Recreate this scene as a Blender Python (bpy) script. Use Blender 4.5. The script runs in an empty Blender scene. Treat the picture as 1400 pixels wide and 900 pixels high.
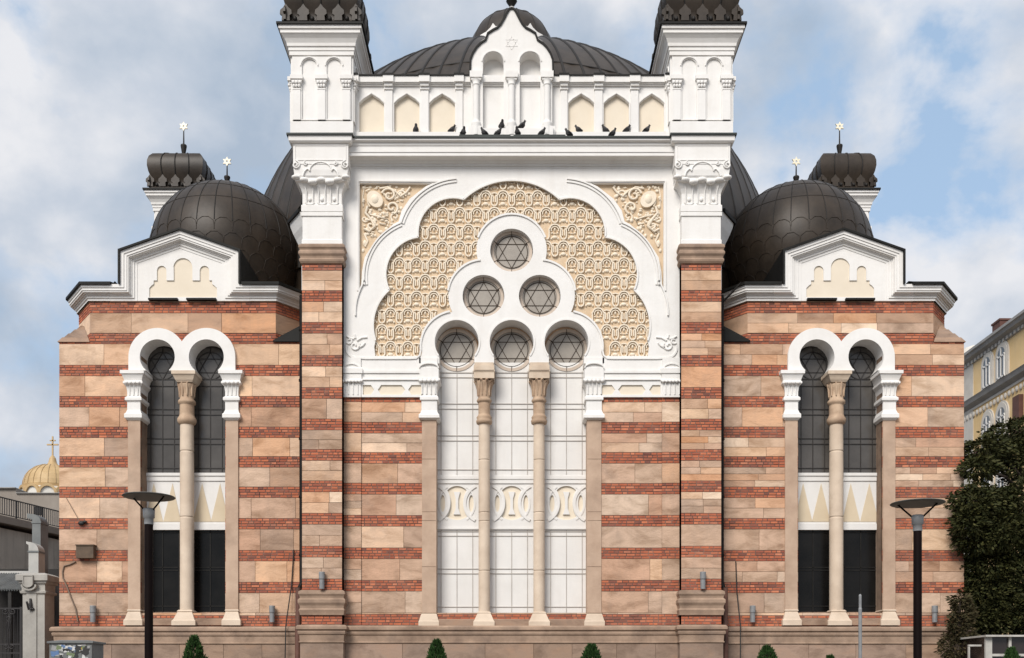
import bpy, math, random
from mathutils import Vector, noise
from mathutils.geometry import tessellate_polygon
R = random.Random(7)
PI = math.pi
scene = bpy.context.scene
COL = scene.collection
XC, HZ, D0, CZ, SC = 699.5, 940.0, 28.0, 1.6, 0.02

# ---- survey helpers: a traced photograph point turned into metres on a wall at depth y ----
def S(y=0.0): return SC * (1 + y / D0)
def X(px, y=0.0): return (px - XC) * S(y)
def Z(py, y=0.0): return CZ + (HZ - py) * S(y)
def P(px, py, y=0.0): return (X(px, y), Z(py, y))
def PL(pts, y=0.0): return [P(a, b, y) for a, b in pts]
def PR(yb, pts): return [(o, Z(py, yb - o)) for o, py in pts]

# ---------------------------------------------------------------- materials
def mat(name, c1, c2=None, scale=2.0, rough=0.8, bump=0.0, bscale=None, stretch=(1, 1, 1), metal=0.0,
        island=None, iamt=1.0, stain=None, spec=0.5, c3=None, streak=None):
    m = bpy.data.materials.new(name); m.use_nodes = True
    nt = m.node_tree; N = nt.nodes; L = nt.links
    b = N['Principled BSDF']
    b.inputs['Roughness'].default_value = rough
    b.inputs['Metallic'].default_value = metal
    b.inputs['Specular IOR Level'].default_value = spec
    geo = N.new('ShaderNodeNewGeometry')
    mp = N.new('ShaderNodeMapping'); mp.inputs['Scale'].default_value = stretch
    if island:
        vm = N.new('ShaderNodeVectorMath'); vm.operation = 'MULTIPLY_ADD'
        L.new(geo.outputs['Random Per Island'], vm.inputs[0]); vm.inputs[1].default_value = (37, 53, 71); L.new(geo.outputs['Position'], vm.inputs[2])
        L.new(vm.outputs[0], mp.inputs['Vector'])
    else: L.new(geo.outputs['Position'], mp.inputs['Vector'])
    def noi(sc, det=6.0, ro=0.6, vec=None):
        n = N.new('ShaderNodeTexNoise'); n.inputs['Scale'].default_value = sc
        n.inputs['Detail'].default_value = det; n.inputs['Roughness'].default_value = ro
        L.new(vec or mp.outputs['Vector'], n.inputs['Vector']); return n
    def ramp(fac, stops):
        r = N.new('ShaderNodeValToRGB'); e = r.color_ramp.elements
        while len(e) < len(stops): e.new(0.5)
        for k, (p, c) in enumerate(stops):
            e[k].position = p; e[k].color = (*c, 1) if len(c) == 3 else c
        L.new(fac, r.inputs['Fac']); return r
    def mix(fac, a, bb, mode='MIX'):
        x = N.new('ShaderNodeMix'); x.data_type = 'RGBA'; x.blend_type = mode
        if isinstance(fac, (int, float)): x.inputs[0].default_value = fac
        else: L.new(fac, x.inputs[0])
        for s, k in ((a, 6), (bb, 7)):
            if isinstance(s, tuple): x.inputs[k].default_value = (*s, 1)
            else: L.new(s, x.inputs[k])
        return x.outputs[2]
    col = None
    if island:
        r = ramp(geo.outputs['Random Per Island'], [(i / max(1, len(island) - 1), c) for i, c in enumerate(island)])
        col = r.outputs['Color']
    if c2 is not None:
        n = noi(scale)
        stops = [(0.3, c1), (0.7, c2)] if c3 is None else [(0.3, c1), (0.52, c2), (0.72, c3)]
        if island: n.inputs['Distortion'].default_value = .55
        r = ramp(n.outputs['Fac'], stops)
        col = r.outputs['Color'] if col is None else mix(iamt, col, r.outputs['Color'], 'MULTIPLY')
    if col is None:
        col = c1
    if stain:
        sc_, sa, scol = stain
        n = noi(sc_, 7, 0.65, geo.outputs['Position'])
        r = ramp(n.outputs['Fac'], [(0.52, (0, 0, 0)), (0.72, (sa, sa, sa))])
        col = mix(r.outputs['Color'], col, scol)
    if streak:
        sa, scol = streak
        m2 = N.new('ShaderNodeMapping'); m2.inputs['Scale'].default_value = (5, 5, 0.35)
        L.new(geo.outputs['Position'], m2.inputs['Vector'])
        n = noi(1.0, 5, 0.6, m2.outputs['Vector'])
        r = ramp(n.outputs['Fac'], [(0.5, (0, 0, 0)), (0.8, (sa, sa, sa))])
        col = mix(r.outputs['Color'], col, scol)
    if isinstance(col, tuple): b.inputs['Base Color'].default_value = (*col, 1)
    else: L.new(col, b.inputs['Base Color'])
    if bump:
        n = noi(bscale or scale * 6, 5, 0.6)
        bp = N.new('ShaderNodeBump'); bp.inputs['Strength'].default_value = bump; bp.inputs['Distance'].default_value = 0.02
        L.new(n.outputs['Fac'], bp.inputs['Height']); L.new(bp.outputs['Normal'], b.inputs['Normal'])
    return m

M = {}
M['white'] = mat('white_plaster', (.735, .715, .685), (.79, .775, .75), 1.1, .85, .2, 12, streak=(.22, (.58, .545, .50)), stain=(1.6, .22, (.58, .54, .49)))
M['white_paint'] = mat('white_panel_paint', (.675, .66, .635), (.73, .715, .69), 1.2, .6, .08, 14, streak=(.25, (.56, .53, .49)), stain=(1.3, .2, (.56, .53, .49)))
M['cream'] = mat('cream_paint', (.70, .615, .49), (.75, .665, .54), 2, .85, .1, 12)
M['tan'] = mat('tan_relief_ground', (.55, .41, .265), (.66, .515, .36), 3, .85, .2, 14)
M['tanlight'] = mat('tan_relief_raised', (.74, .635, .495), (.80, .71, .58), 3, .8, .1, 14)
M['stone'] = mat('banded_sandstone', (.68, .565, .465), (1.05, .985, .92), 1.3, .88, .5, 12, stretch=(1, 1, 2.2),
                 island=[(.63, .43, .305), (.53, .295, .165), (.68, .52, .39), (.44, .29, .195), (.73, .60, .48), (.58, .335, .20), (.65, .48, .34), (.50, .345, .245), (.70, .54, .41), (.57, .375, .25), (.39, .265, .19), (.63, .38, .235)],
                 stain=(1.0, .5, (.30, .21, .16)), c3=(1.24, 1.12, 1.01), streak=(.22, (.34, .24, .18)))
M['stone_low'] = mat('greyer_sandstone', (.57, .485, .41), (.97, .905, .845), 1.3, .9, .5, 12, stretch=(1, 1, 2.2),
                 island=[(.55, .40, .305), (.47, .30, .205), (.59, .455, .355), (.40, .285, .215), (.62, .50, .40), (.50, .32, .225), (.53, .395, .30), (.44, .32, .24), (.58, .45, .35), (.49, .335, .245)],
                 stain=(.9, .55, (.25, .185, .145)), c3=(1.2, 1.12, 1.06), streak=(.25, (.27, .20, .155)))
M['brick'] = mat('red_brick', (.74, .73, .74), (1.16, 1.12, 1.06), 2.2, .9, .3, 20,
                 island=[(.43, .122, .06), (.51, .165, .08), (.34, .095, .05), (.47, .138, .066), (.57, .215, .12), (.19, .072, .053), (.45, .145, .075), (.38, .108, .057), (.28, .092, .06)],
                 stain=(.8, .55, (.20, .11, .085)))
M['mortar'] = mat('mortar', (.07, .04, .034), (.27, .16, .12), 1.1, .95)
M['joint'] = mat('stone_joint', (.15, .10, .07), (.28, .19, .13), 3, .95)
M['plinth'] = mat('plinth_sandstone', (.62, .58, .55), (1, 1, 1), 1.3, .9, .4, 8, stretch=(1, 1, 2),
                  island=[(.30, .205, .145), (.26, .185, .14), (.34, .225, .155), (.28, .20, .15), (.35, .24, .18)],
                  stain=(.8, .7, (.15, .105, .08)), c3=(1.1, 1.02, .95))
M['brownstone'] = mat('brown_moulding_stone', (.20, .135, .095), (.40, .28, .20), 1.8, .85, .3, 10, stain=(1.1, .6, (.15, .11, .09)))
M['jamb'] = mat('pinkish_jamb_stone', (.38, .26, .185), (.54, .395, .29), 1.4, .85, .3, 9, stain=(1.0, .45, (.25, .18, .135)))
M['abacus'] = mat('pale_abacus_stone', (.50, .39, .29), (.66, .55, .43), 2.0, .8, .2, 9, stain=(1.6, .4, (.36, .27, .20)))
M['column'] = mat('column_stone', (.52, .41, .31), (.68, .56, .44), 1.3, .8, .2, 9, stain=(1.2, .35, (.36, .27, .20)))
M['colrich'] = mat('capital_stone', (.33, .215, .14), (.55, .405, .28), 2.5, .8, .2, 10, stain=(1.5, .5, (.26, .17, .12)))
M['roof'] = mat('oxidised_sheet_metal', (.017, .0118, .0078), (.041, .029, .019), 1.3, .48, .35, 2.5, spec=.34, stain=(.8, .6, (.058, .043, .031)), streak=(.6, (.052, .039, .028)))
M['rib'] = mat('sheet_metal_seam', (.010, .008, .007), (.02, .017, .014), 2, .6, spec=.3)
M['flash'] = mat('black_roof_flashing', (.005, .0048, .0042), (.013, .0125, .011), 2, .6, spec=.2)
M['verdigris'] = mat('green_black_flashing', (.007, .011, .009), (.016, .024, .021), 3, .6)
M['glass'] = mat('dark_window_glass', (.055, .050, .045), (.10, .092, .084), .9, .2, .05, 2.5, spec=.45)
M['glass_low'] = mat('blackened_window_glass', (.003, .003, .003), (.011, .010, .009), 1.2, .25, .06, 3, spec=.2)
M['discglass'] = mat('grey_frosted_glass', (.27, .24, .205), (.36, .325, .28), 2, .3, .1, 3)
M['discring'] = mat('disc_frame_plaster', (.46, .38, .31), (.58, .49, .41), 2, .8)
M['leadbrown'] = mat('brown_lead_cames', (.05, .036, .026), (.08, .06, .045), 4, .7, spec=.2)
M['blackframe'] = mat('black_steel_frame', (.008, .0075, .007), (.02, .018, .016), 5, .6, spec=.2)
M['lead'] = mat('lead_cames', (.010, .0075, .006), (.02, .015, .012), 4, .6)
M['seam'] = mat('grey_panel_beads', (.34, .31, .28), (.46, .42, .38), 4, .7)
M['zig'] = mat('pale_ochre_paint', (.575, .475, .335), (.63, .53, .385), 2, .8)
M['gilt'] = mat('pale_gilt', (.82, .74, .55), (.9, .84, .68), 5, .35)
M['pipe'] = mat('dark_drainpipe', (.006, .0055, .005), (.014, .012, .011), 3, .6, spec=.15)
M['pipe_red'] = mat('rusty_iron_pipe', (.07, .03, .02), (.13, .055, .036), 4, .7, .2, 20)
M['lampgrey'] = mat('grey_lamp_metal', (.17, .175, .18), (.24, .245, .25), 6, .5)
M['lampblack'] = mat('black_lamp_post', (.004, .002, .002), (.008, .004, .0035), 3, .6, spec=.08)
M['lampdisc'] = mat('lamp_disc_metal', (.07, .07, .065), (.11, .108, .10), 4, .5)

# ---------------------------------------------------------------- mesh builder
ROOT = {}
def rootloc(o):
    while o is not None and o.parent is not None: o = o.parent
    return o.location if o is not None else Vector((0, 0, 0))

class MB:
    def __init__(s): s.v = []; s.f = []; s.m = []; s.s = []
    def add(s, vs, fs, mi=0, sm=False):
        b = len(s.v); s.v.extend(vs)
        for f in fs:
            s.f.append(tuple(b + i for i in f)); s.m.append(mi); s.s.append(sm)
    def box(s, x0, x1, y0, y1, z0, z1, mi=0):
        if x0 > x1: x0, x1 = x1, x0
        s.add([(x0, y0, z0), (x1, y0, z0), (x1, y1, z0), (x0, y1, z0), (x0, y0, z1), (x1, y0, z1), (x1, y1, z1), (x0, y1, z1)],
              [(0, 1, 5, 4), (1, 2, 6, 5), (2, 3, 7, 6), (3, 0, 4, 7), (4, 5, 6, 7), (3, 2, 1, 0)], mi)
    def pbox(s, px0, px1, py0, py1, y0, y1, mi=0):      # box traced on its front plane
        s.box(X(px0, y0), X(px1, y0), y0, y1, Z(py1, y0), Z(py0, y0), mi)
    def fbox(s, o, d, n, s0, s1, t0, t1, z0, z1, mi=0):
        c = []
        for z in (z0, z1):
            for a, t in ((s0, t0), (s1, t0), (s1, t1), (s0, t1)):
                c.append((o[0] + d[0] * a + n[0] * t, o[1] + d[1] * a + n[1] * t, z))
        s.add(c, [(0, 1, 5, 4), (1, 2, 6, 5), (2, 3, 7, 6), (3, 0, 4, 7), (4, 5, 6, 7), (3, 2, 1, 0)], mi)
    def plate(s, out, holes, y0, y1, mi=0, f=None):
        loops = [out] + list(holes)
        tri = tessellate_polygon([[Vector((a, b, 0)) for a, b in lp] for lp in loops])
        flat = [p for lp in loops for p in lp]; n = len(flat)
        f = f or (lambda a, y, b: (a, y, b))
        vs = [f(a, y0, b) for a, b in flat] + [f(a, y1, b) for a, b in flat]
        fs = [tuple(t) for t in tri] + [tuple(i + n for i in reversed(t)) for t in tri]
        k = 0
        for lp in loops:
            m = len(lp)
            for i in range(m):
                a, b = k + i, k + (i + 1) % m
                fs.append((a, b, b + n, a + n))
            k += m
        s.add(vs, fs, mi)
    def strip(s, pts, w, y0, y1, mi=0, closed=False, f=None):   # flat bead along a path in a vertical plane
        n = len(pts); L_, R_ = [], []
        for i in range(n):
            if closed: a, b = pts[i - 1], pts[(i + 1) % n]
            else: a, b = pts[max(0, i - 1)], pts[min(n - 1, i + 1)]
            dx, dz = b[0] - a[0], b[1] - a[1]; l = math.hypot(dx, dz) or 1
            nx, nz = -dz / l * w / 2, dx / l * w / 2
            L_.append((pts[i][0] + nx, pts[i][1] + nz)); R_.append((pts[i][0] - nx, pts[i][1] - nz))
        f = f or (lambda a, y, b: (a, y, b))
        vs = []
        for i in range(n):
            vs += [f(L_[i][0], y0, L_[i][1]), f(R_[i][0], y0, R_[i][1]), f(R_[i][0], y1, R_[i][1]), f(L_[i][0], y1, L_[i][1])]
        fs = []
        for i in range(n if closed else n - 1):
            a, b = 4 * i, 4 * ((i + 1) % n)
            for k in range(4): fs.append((a + k, a + (k + 1) % 4, b + (k + 1) % 4, b + k))
        if not closed: fs += [(0, 1, 2, 3), (4 * n - 4, 4 * n - 3, 4 * n - 2, 4 * n - 1)]
        s.add(vs, fs, mi)
    def lathe(s, cx, cy, prof, n=24, mi=0, sm=True, a0=0.0, a1=2 * PI):
        full = abs(a1 - a0 - 2 * PI) < 1e-6; m = n if full else n + 1
        p2 = [prof[0]]                                # holding rings keep long straight runs evenly shaded
        for (ra, za), (rb, zb) in zip(prof, prof[1:]):
            l = math.hypot(rb - ra, zb - za)
            if l > .16:
                for t in (.02 / l, 1 - .02 / l): p2.append((ra + (rb - ra) * t, za + (zb - za) * t))
            p2.append((rb, zb))
        prof = p2
        vs = [(cx + r * math.cos(a0 + (a1 - a0) * k / n), cy + r * math.sin(a0 + (a1 - a0) * k / n), z) for r, z in prof for k in range(m)]
        fs = []
        for i in range(len(prof) - 1):
            for k in range(n):
                k2 = (k + 1) % m
                fs.append((i * m + k, i * m + k2, (i + 1) * m + k2, (i + 1) * m + k))
        s.add(vs, fs, mi, sm)
        if full:
            s.add([vs[k] for k in range(n)], [tuple(range(n))], mi)
            s.add([vs[(len(prof) - 1) * n + k] for k in range(n)], [tuple(range(n))], mi)
    def ring(s, path, prof, closed=False, mi=0, cap=True, sm=False):   # profile (out, z) run along a plan path with mitred corners
        n = len(path); mit = []
        for i in range(n):
            def nrm(a, b):
                dx, dy = b[0] - a[0], b[1] - a[1]; l = math.hypot(dx, dy); return (dy / l, -dx / l)
            if closed: n1, n2 = nrm(path[i - 1], path[i]), nrm(path[i], path[(i + 1) % n])
            else:
                n1 = nrm(path[i - 1], path[i]) if i else None
                n2 = nrm(path[i], path[i + 1]) if i < n - 1 else None
                n1 = n1 or n2; n2 = n2 or n1
            k = 1 + n1[0] * n2[0] + n1[1] * n2[1]
            mit.append(((n1[0] + n2[0]) / k, (n1[1] + n2[1]) / k))
        vs = [(path[i][0] + mit[i][0] * o, path[i][1] + mit[i][1] * o, z) for o, z in prof for i in range(n)]
        fs = []
        for j in range(len(prof) - 1):
            for i in range(n if closed else n - 1):
                i2 = (i + 1) % n
                fs.append((j * n + i, j * n + i2, (j + 1) * n + i2, (j + 1) * n + i))
        s.add(vs, fs, mi, sm)
        if cap and closed:
            s.add(vs[:n], [tuple(range(n))], mi); s.add(vs[-n:], [tuple(range(n))], mi)
        elif cap:
            t = [vs[j * n] for j in range(len(prof))]; s.add(t + [(path[0][0], path[0][1], prof[-1][1])], [tuple(range(len(t) + 1))], mi)
            t = [vs[j * n + n - 1] for j in range(len(prof))]; s.add(t + [(path[-1][0], path[-1][1], prof[-1][1])], [tuple(range(len(t) + 1))], mi)
    def tube(s, pts, r, n=8, mi=0, sm=True):
        pts = [Vector(p) for p in pts]; vs = []; k = len(pts)
        rr = r if isinstance(r, (list, tuple)) else [r] * k
        up = None
        for i in range(k):
            t = (pts[min(i + 1, k - 1)] - pts[max(i - 1, 0)]).normalized()
            if up is None: up = Vector((0, 0, 1)) if abs(t.z) < .9 else Vector((1, 0, 0))
            u = (up - t * up.dot(t)).normalized(); v = t.cross(u); up = u
            for j in range(n):
                a = 2 * PI * j / n; vs.append(tuple(pts[i] + (u * math.cos(a) + v * math.sin(a)) * rr[i]))
        fs = [(i * n + j, i * n + (j + 1) % n, (i + 1) * n + (j + 1) % n, (i + 1) * n + j) for i in range(k - 1) for j in range(n)]
        s.add(vs, fs, mi, sm)
        s.add(vs[:n], [tuple(range(n))], mi); s.add(vs[-n:], [tuple(range(n))], mi)
    def ball(s, c, rx, ry, rz, n=12, m=8, mi=0):
        vs = []; fs = []
        for i in range(m + 1):
            t = PI * i / m
            for j in range(n):
                a = 2 * PI * j / n
                vs.append((c[0] + rx * math.sin(t) * math.cos(a), c[1] + ry * math.sin(t) * math.sin(a), c[2] + rz * math.cos(t)))
        for i in range(m):
            for j in range(n): fs.append((i * n + j, i * n + (j + 1) % n, (i + 1) * n + (j + 1) % n, (i + 1) * n + j))
        s.add(vs, fs, mi, True)
    def build(s, name, mats, parent=None, mirror=False):
        if isinstance(mats, str): mats = [mats]
        o = s._mk(name, s.v, s.f, mats, parent)
        if mirror:
            r = s._mk(name, [(-a, b, c) for a, b, c in s.v], [tuple(reversed(f)) for f in s.f], mats, mirror if not isinstance(mirror, bool) else parent)
            return o, r
        return o
    def _mk(s, name, v, f, mats, parent):
        l = rootloc(parent) if parent else Vector((0, 0, 0))
        me = bpy.data.meshes.new(name)
        me.from_pydata([(a - l.x, b - l.y, c - l.z) for a, b, c in v], [], f)
        for m in mats: me.materials.append(M[m])
        me.polygons.foreach_set('material_index', s.m); me.polygons.foreach_set('use_smooth', s.s)
        me.update()
        o = bpy.data.objects.new(name, me); COL.objects.link(o)
        if parent: o.parent = parent
        return o

def thing(name, label, cat, loc=(0, 0, 0), group=None):
    o = bpy.data.objects.new(name, None); COL.objects.link(o); o.location = loc; o.empty_display_size = .2
    return tag(o, label, cat, group)
def tag(o, label, cat, group=None):
    o['label'] = label; o['category'] = cat
    if group: o['group'] = group
    return o
def dup(src, loc, label, rotz=0.0, scale=1.0, group=None):
    r = src.copy(); COL.objects.link(r); r.location = loc; r.rotation_euler = (0, 0, rotz); r.scale = (scale,) * 3
    r['label'] = label
    if group: r['group'] = group
    for ch in src.children:
        c = ch.copy(); COL.objects.link(c); c.parent = r
        for g in ch.children:
            d = g.copy(); COL.objects.link(d); d.parent = c
    return r

def arc(cx, cy, r, a0, a1, n=24, ry=None):
    ry = ry or r
    return [(cx + r * math.cos(math.radians(a0 + (a1 - a0) * k / n)), cy - ry * math.sin(math.radians(a0 + (a1 - a0) * k / n))) for k in range(n + 1)]
def circ(cx, cy, r, n=40): return arc(cx, cy, r, 0, 360, n)[:-1]
def arc3(p, q, r, n=14):
    ax, ay = p; bx, by = q; cx, cy = r
    d = 2 * (ax * (by - cy) + bx * (cy - ay) + cx * (ay - by))
    ux = ((ax*ax + ay*ay) * (by - cy) + (bx*bx + by*by) * (cy - ay) + (cx*cx + cy*cy) * (ay - by)) / d
    uy = ((ax*ax + ay*ay) * (cx - bx) + (bx*bx + by*by) * (ax - cx) + (cx*cx + cy*cy) * (bx - ax)) / d
    rad = math.hypot(ax - ux, ay - uy)
    a0 = math.atan2(ay - uy, ax - ux); am = math.atan2(by - uy, bx - ux); a1 = math.atan2(cy - uy, cx - ux)
    d1 = (a1 - a0) % (2 * PI); dm = (am - a0) % (2 * PI)
    if dm > d1: d1 -= 2 * PI
    return [(ux + rad * math.cos(a0 + d1 * k / n), uy + rad * math.sin(a0 + d1 * k / n)) for k in range(n + 1)]
def mx(pts): return [(2 * XC - a, b) for a, b in pts]
def offset(path, d):
    out = []; n = len(path)
    for i in range(n):
        def nr(a, b):
            dx, dy = b[0] - a[0], b[1] - a[1]; l = math.hypot(dx, dy) or 1; return (-dy / l, dx / l)
        n1 = nr(path[i - 1], path[i]) if i else None
        n2 = nr(path[i], path[i + 1]) if i < n - 1 else None
        n1 = n1 or n2; n2 = n2 or n1
        k = 1 + n1[0] * n2[0] + n1[1] * n2[1]
        out.append((path[i][0] + (n1[0] + n2[0]) / k * d, path[i][1] + (n1[1] + n2[1]) / k * d))
    return out
def star_lines(cx, cy, r):
    t = [[(cx + r * math.sin(math.radians(a + 120 * k)), cy - r * math.cos(math.radians(a + 120 * k))) for k in range(3)] for a in (0, 60)]
    return [(q[k], q[(k + 1) % 3]) for q in t for k in range(3)]
def spiral(cx, cy, r0, turns, a0, sgn=1, r1=.15, n=30):
    return [(cx + (r0 + (r1 * r0 - r0) * k / n) * math.cos(a0 + sgn * 2 * PI * turns * k / n),
             cy + (r0 + (r1 * r0 - r0) * k / n) * math.sin(a0 + sgn * 2 * PI * turns * k / n)) for k in range(n + 1)]

# ---------------------------------------------------------------- banded masonry
BANDS = [847.5, 801, 756.7, 712.3, 668.5, 626.2, 585, 542.5, 499, 454.5, 411.5, 369.5]
BZ = [(Z(b + 7.6), Z(b - 7.6)) for b in BANDS]
ROWS = []
for i, (a, b) in enumerate(BZ):
    ROWS.append((a, b, 'b'))
    if i < len(BZ) - 1: ROWS.append((b, BZ[i + 1][0], 's'))
ROWS.append((BZ[-1][1], BZ[-1][1] + .6, 's'))
def free(s0, s1, cuts):
    iv = [(s0, s1)]
    for a, b in cuts:
        nv = []
        for c, d in iv:
            if b <= c or a >= d: nv.append((c, d)); continue
            if a > c: nv.append((c, a))
            if b < d: nv.append((b, d))
        iv = nv
    return [(a, b) for a, b in iv if b - a > .015]
def low(z): return .15 if z > 9 else (.85 if z < 6.5 else .5)     # share of darker, greyer blocks, larger in the lower courses
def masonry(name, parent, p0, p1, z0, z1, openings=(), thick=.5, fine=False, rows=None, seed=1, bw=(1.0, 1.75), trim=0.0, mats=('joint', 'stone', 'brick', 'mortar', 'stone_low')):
    rr = random.Random(seed); mb = MB()
    if trim:
        e = Vector((p1[0] - p0[0], p1[1] - p0[1])).normalized() * trim
        p0 = (p0[0] + e[0], p0[1] + e[1]); p1 = (p1[0] - e[0], p1[1] - e[1])
    dx, dy = p1[0] - p0[0], p1[1] - p0[1]; Ln = math.hypot(dx, dy); d = (dx / Ln, dy / Ln); n = (d[1], -d[0])
    ops = [(o[0] - p0[0] if abs(d[0]) > .9 else o[0], o[1] - p0[0] if abs(d[0]) > .9 else o[1], o[2], o[3]) for o in openings]
    zs = sorted({z0, z1} | {min(max(q, z0), z1) for o in ops for q in (o[2], o[3])})
    for za, zb in zip(zs, zs[1:]):
        if zb - za < 1e-4: continue
        for a, b in free(0, Ln, [(o[0], o[1]) for o in ops if o[2] < zb - 1e-4 and o[3] > za + 1e-4]):
            mb.fbox(p0, d, n, a, b, -.014, -thick, za, zb, 0)
    for (ra, rb, kind) in (rows or ROWS):
        a0, b0 = max(ra, z0), min(rb, z1)
        if b0 - a0 < .02: continue
        subs = []
        if kind == 's':
            k = rr.choice([1, 2, 2, 3]) if fine else rr.choice([1, 1, 1, 1, 1, 1, 1, 2, 2, 3])
            h = (rb - ra) / k; subs = [(ra + h * j, ra + h * (j + 1)) for j in range(k)]; g = .011
        else:
            h = (rb - ra) / 4; subs = [(ra + h * j, ra + h * (j + 1)) for j in range(4)]; g = .022
        for j, (sa, sb) in enumerate(subs):
            sa, sb = max(sa, z0), min(sb, z1)
            if sb - sa < .015: continue
            brk = sorted({sa, sb} | {q for o in ops for q in (o[2], o[3]) if sa < q < sb})
            for ya, yb in zip(brk, brk[1:]):
                if yb - ya < .012: continue
                for fa, fb in free(0, Ln, [(o[0], o[1]) for o in ops if o[2] < yb - 1e-4 and o[3] > ya + 1e-4]):
                    cur = fa
                    while cur < fb - 1e-4:
                        if kind == 's': w = rr.uniform(.45, 1.0) if fine else rr.uniform(*bw)
                        else: w = rr.choice([.22, .13, .13, .22, .17]) * rr.uniform(.9, 1.1)
                        if kind == 'b' and cur == fa: w *= rr.uniform(.35, 1)
                        e = cur + w
                        if fb - e < (.3 if kind == 's' else .07): e = fb
                        jit = rr.uniform(-.004, .005)
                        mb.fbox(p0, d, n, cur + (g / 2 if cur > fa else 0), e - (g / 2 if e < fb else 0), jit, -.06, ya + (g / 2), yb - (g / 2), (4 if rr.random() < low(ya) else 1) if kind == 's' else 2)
                        cur = e
        if kind == 'b':    # lighter bedding behind the brick courses
            for fa, fb in free(0, Ln, [(o[0], o[1]) for o in ops if o[2] < b0 - .05 and o[3] > a0 + .05]):
                mb.fbox(p0, d, n, fa + .001, fb - .001, -.009, -.05, a0 + .002, b0 - .002, 3)
    return mb.build(name, list(mats), parent)

# ================================================================ SYNAGOGUE
syn = thing('synagogue', 'large synagogue of striped stone and red brick with white arched facade panel and dark domes', 'synagogue')

# --- main wall between the pilasters
WT = Z(543, 0)
masonry('wall', syn, (X(494), 0), (X(905), 0), Z(857), Z(228),
        [(X(577), X(822), Z(838), Z(480)), (X(494) - .1, X(905) + .1, WT, Z(228) + .01)], .45, seed=11, bw=(.75, 1.5))
for sg in (-1, 1):
    e = sorted((sg * -X(466), sg * -X(494)))
    masonry('wall_strip', syn, (e[0], -.035), (e[1], -.035), Z(857), WT, (), .45, seed=15 + sg, bw=(.5, .6))
nb = MB()   # solid core behind the facade and the nave body
nb.box(-5.55, 5.55, .62, 22, 0, Z(190)); nb.box(-5.0, 5.0, .5, .62, Z(835), Z(190))
nb.build('core_wall', 'stone', syn)

# --- pilasters
for sg in (-1, 1):
    yf = -.35
    xa, xb = sorted((sg * -X(413, yf), sg * -X(467.5, yf)))
    masonry('pilaster', syn, (xa, yf), (xb, yf), Z(857, 0), Z(360, yf), (), .33, True, seed=20 + sg, bw=(.5, 1))
    sd = MB()
    sd.box(xa, xa + .05, yf + .015, .6, Z(857, 0), Z(360, yf)); sd.box(xb - .05, xb, yf + .015, 0, Z(857, 0), Z(360, yf))
    sd.build('pilaster_side', 'brownstone', syn)

# --- white facade panel
yp = -.05
def opening(cx, cy=468.0, r=30.0, hw=24.0, bot=497.0):
    a = math.degrees(math.asin(math.sqrt(r * r - hw * hw) / r))
    return [(cx + hw, bot)] + arc(cx, cy, r, -a, 180 + a, 32) + [(cx - hw, bot)]
il = arc3((634, 273), (699.5, 247), (765, 273), 24)[::-1]       # right to left across the top lobe
lob = arc3((634, 273), (594, 278), (571.5, 324.5)) + arc3((571.5, 324.5), (535, 348), (532, 397))[0:] + arc3((532, 397), (512.5, 428), (513.5, 466)) + [(511.5, 474), (513, 487)]
inner_left = lob                                                # from the top cusp down to the bottom left
inner = mx(lob)[::-1] + il[1:-1] + lob                          # bottom right, over the top, bottom left
def isect(c0, r0, c1, r1, left=True):
    dx, dy = c1[0] - c0[0], c1[1] - c0[1]; d = math.hypot(dx, dy); a = (r0*r0 - r1*r1 + d*d) / (2*d); h = math.sqrt(r0*r0 - a*a)
    mxx, myy = c0[0] + dx * a / d, c0[1] + dy * a / d
    q = [(mxx - dy * h / d, myy + dx * h / d), (mxx + dy * h / d, myy - dx * h / d)]
    return min(q) if left else max(q)
c0, c1, c2 = (699.5, 342), (661, 404.5), (623.5, 474)
i01 = isect(c0, 48, c1, 48); i12 = isect(c1, 48, c2, 47.5)
ang = lambda c, p: math.degrees(math.atan2(-(p[1] - c[1]), p[0] - c[0])) % 360
tre = arc(c0[0], c0[1], 48, 90, ang(c0, i01), 16) + arc(c1[0], c1[1], 48, ang(c1, (i01)), ang(c1, i12), 16)[1:] + arc(c2[0], c2[1], 47.5, ang(c2, i12), 190, 14)[1:] + [(575.5, 487)]
trefoil = tre + mx(tre)[::-1][:-1]                              # top -> left bottom, then right bottom -> top
gold = inner + tre[::-1] + mx(tre)[1:]
span = [(491.5, 250.5), (592, 250.5), (582, 255), (560, 272), (549, 288), (545, 303), (538, 306.5), (521, 321), (508, 337), (498.5, 352), (494.8, 372), (494, 388), (491.7, 397.5)]
outline = [(468, 228), (931, 228), (931, 489), (826, 489), (826, 497)]
for cx in (774.5, 699.5, 624.5): outline += opening(cx)
outline += [(573, 497), (573, 489), (468, 489)]
holes = [gold, span, mx(span), circ(699.5, 342, 29.3), circ(661, 404.5, 28.6), circ(738, 404.5, 28.6)]
w = MB()
w.plate(PL(outline, yp), [PL(h, yp) for h in holes], yp, .5)
panel = w.build('arch_panel', 'white', syn)
rm = MB()   # raised rims of the cusped arch and the window cluster
oc = arc3((624, 245.2), (577, 263), (548.3, 305.3), 16)
oc2 = arc3((548.3, 305.3), (506, 344), (498.5, 390), 16)
oc3 = arc3((499, 384), (488, 410), (486, 432), 8)
for q in (oc, oc2, oc3):
    for t in (q, mx(q)): rm.strip(PL(offset(t, 0), yp), .035, yp - .05, yp + .02)
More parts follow.
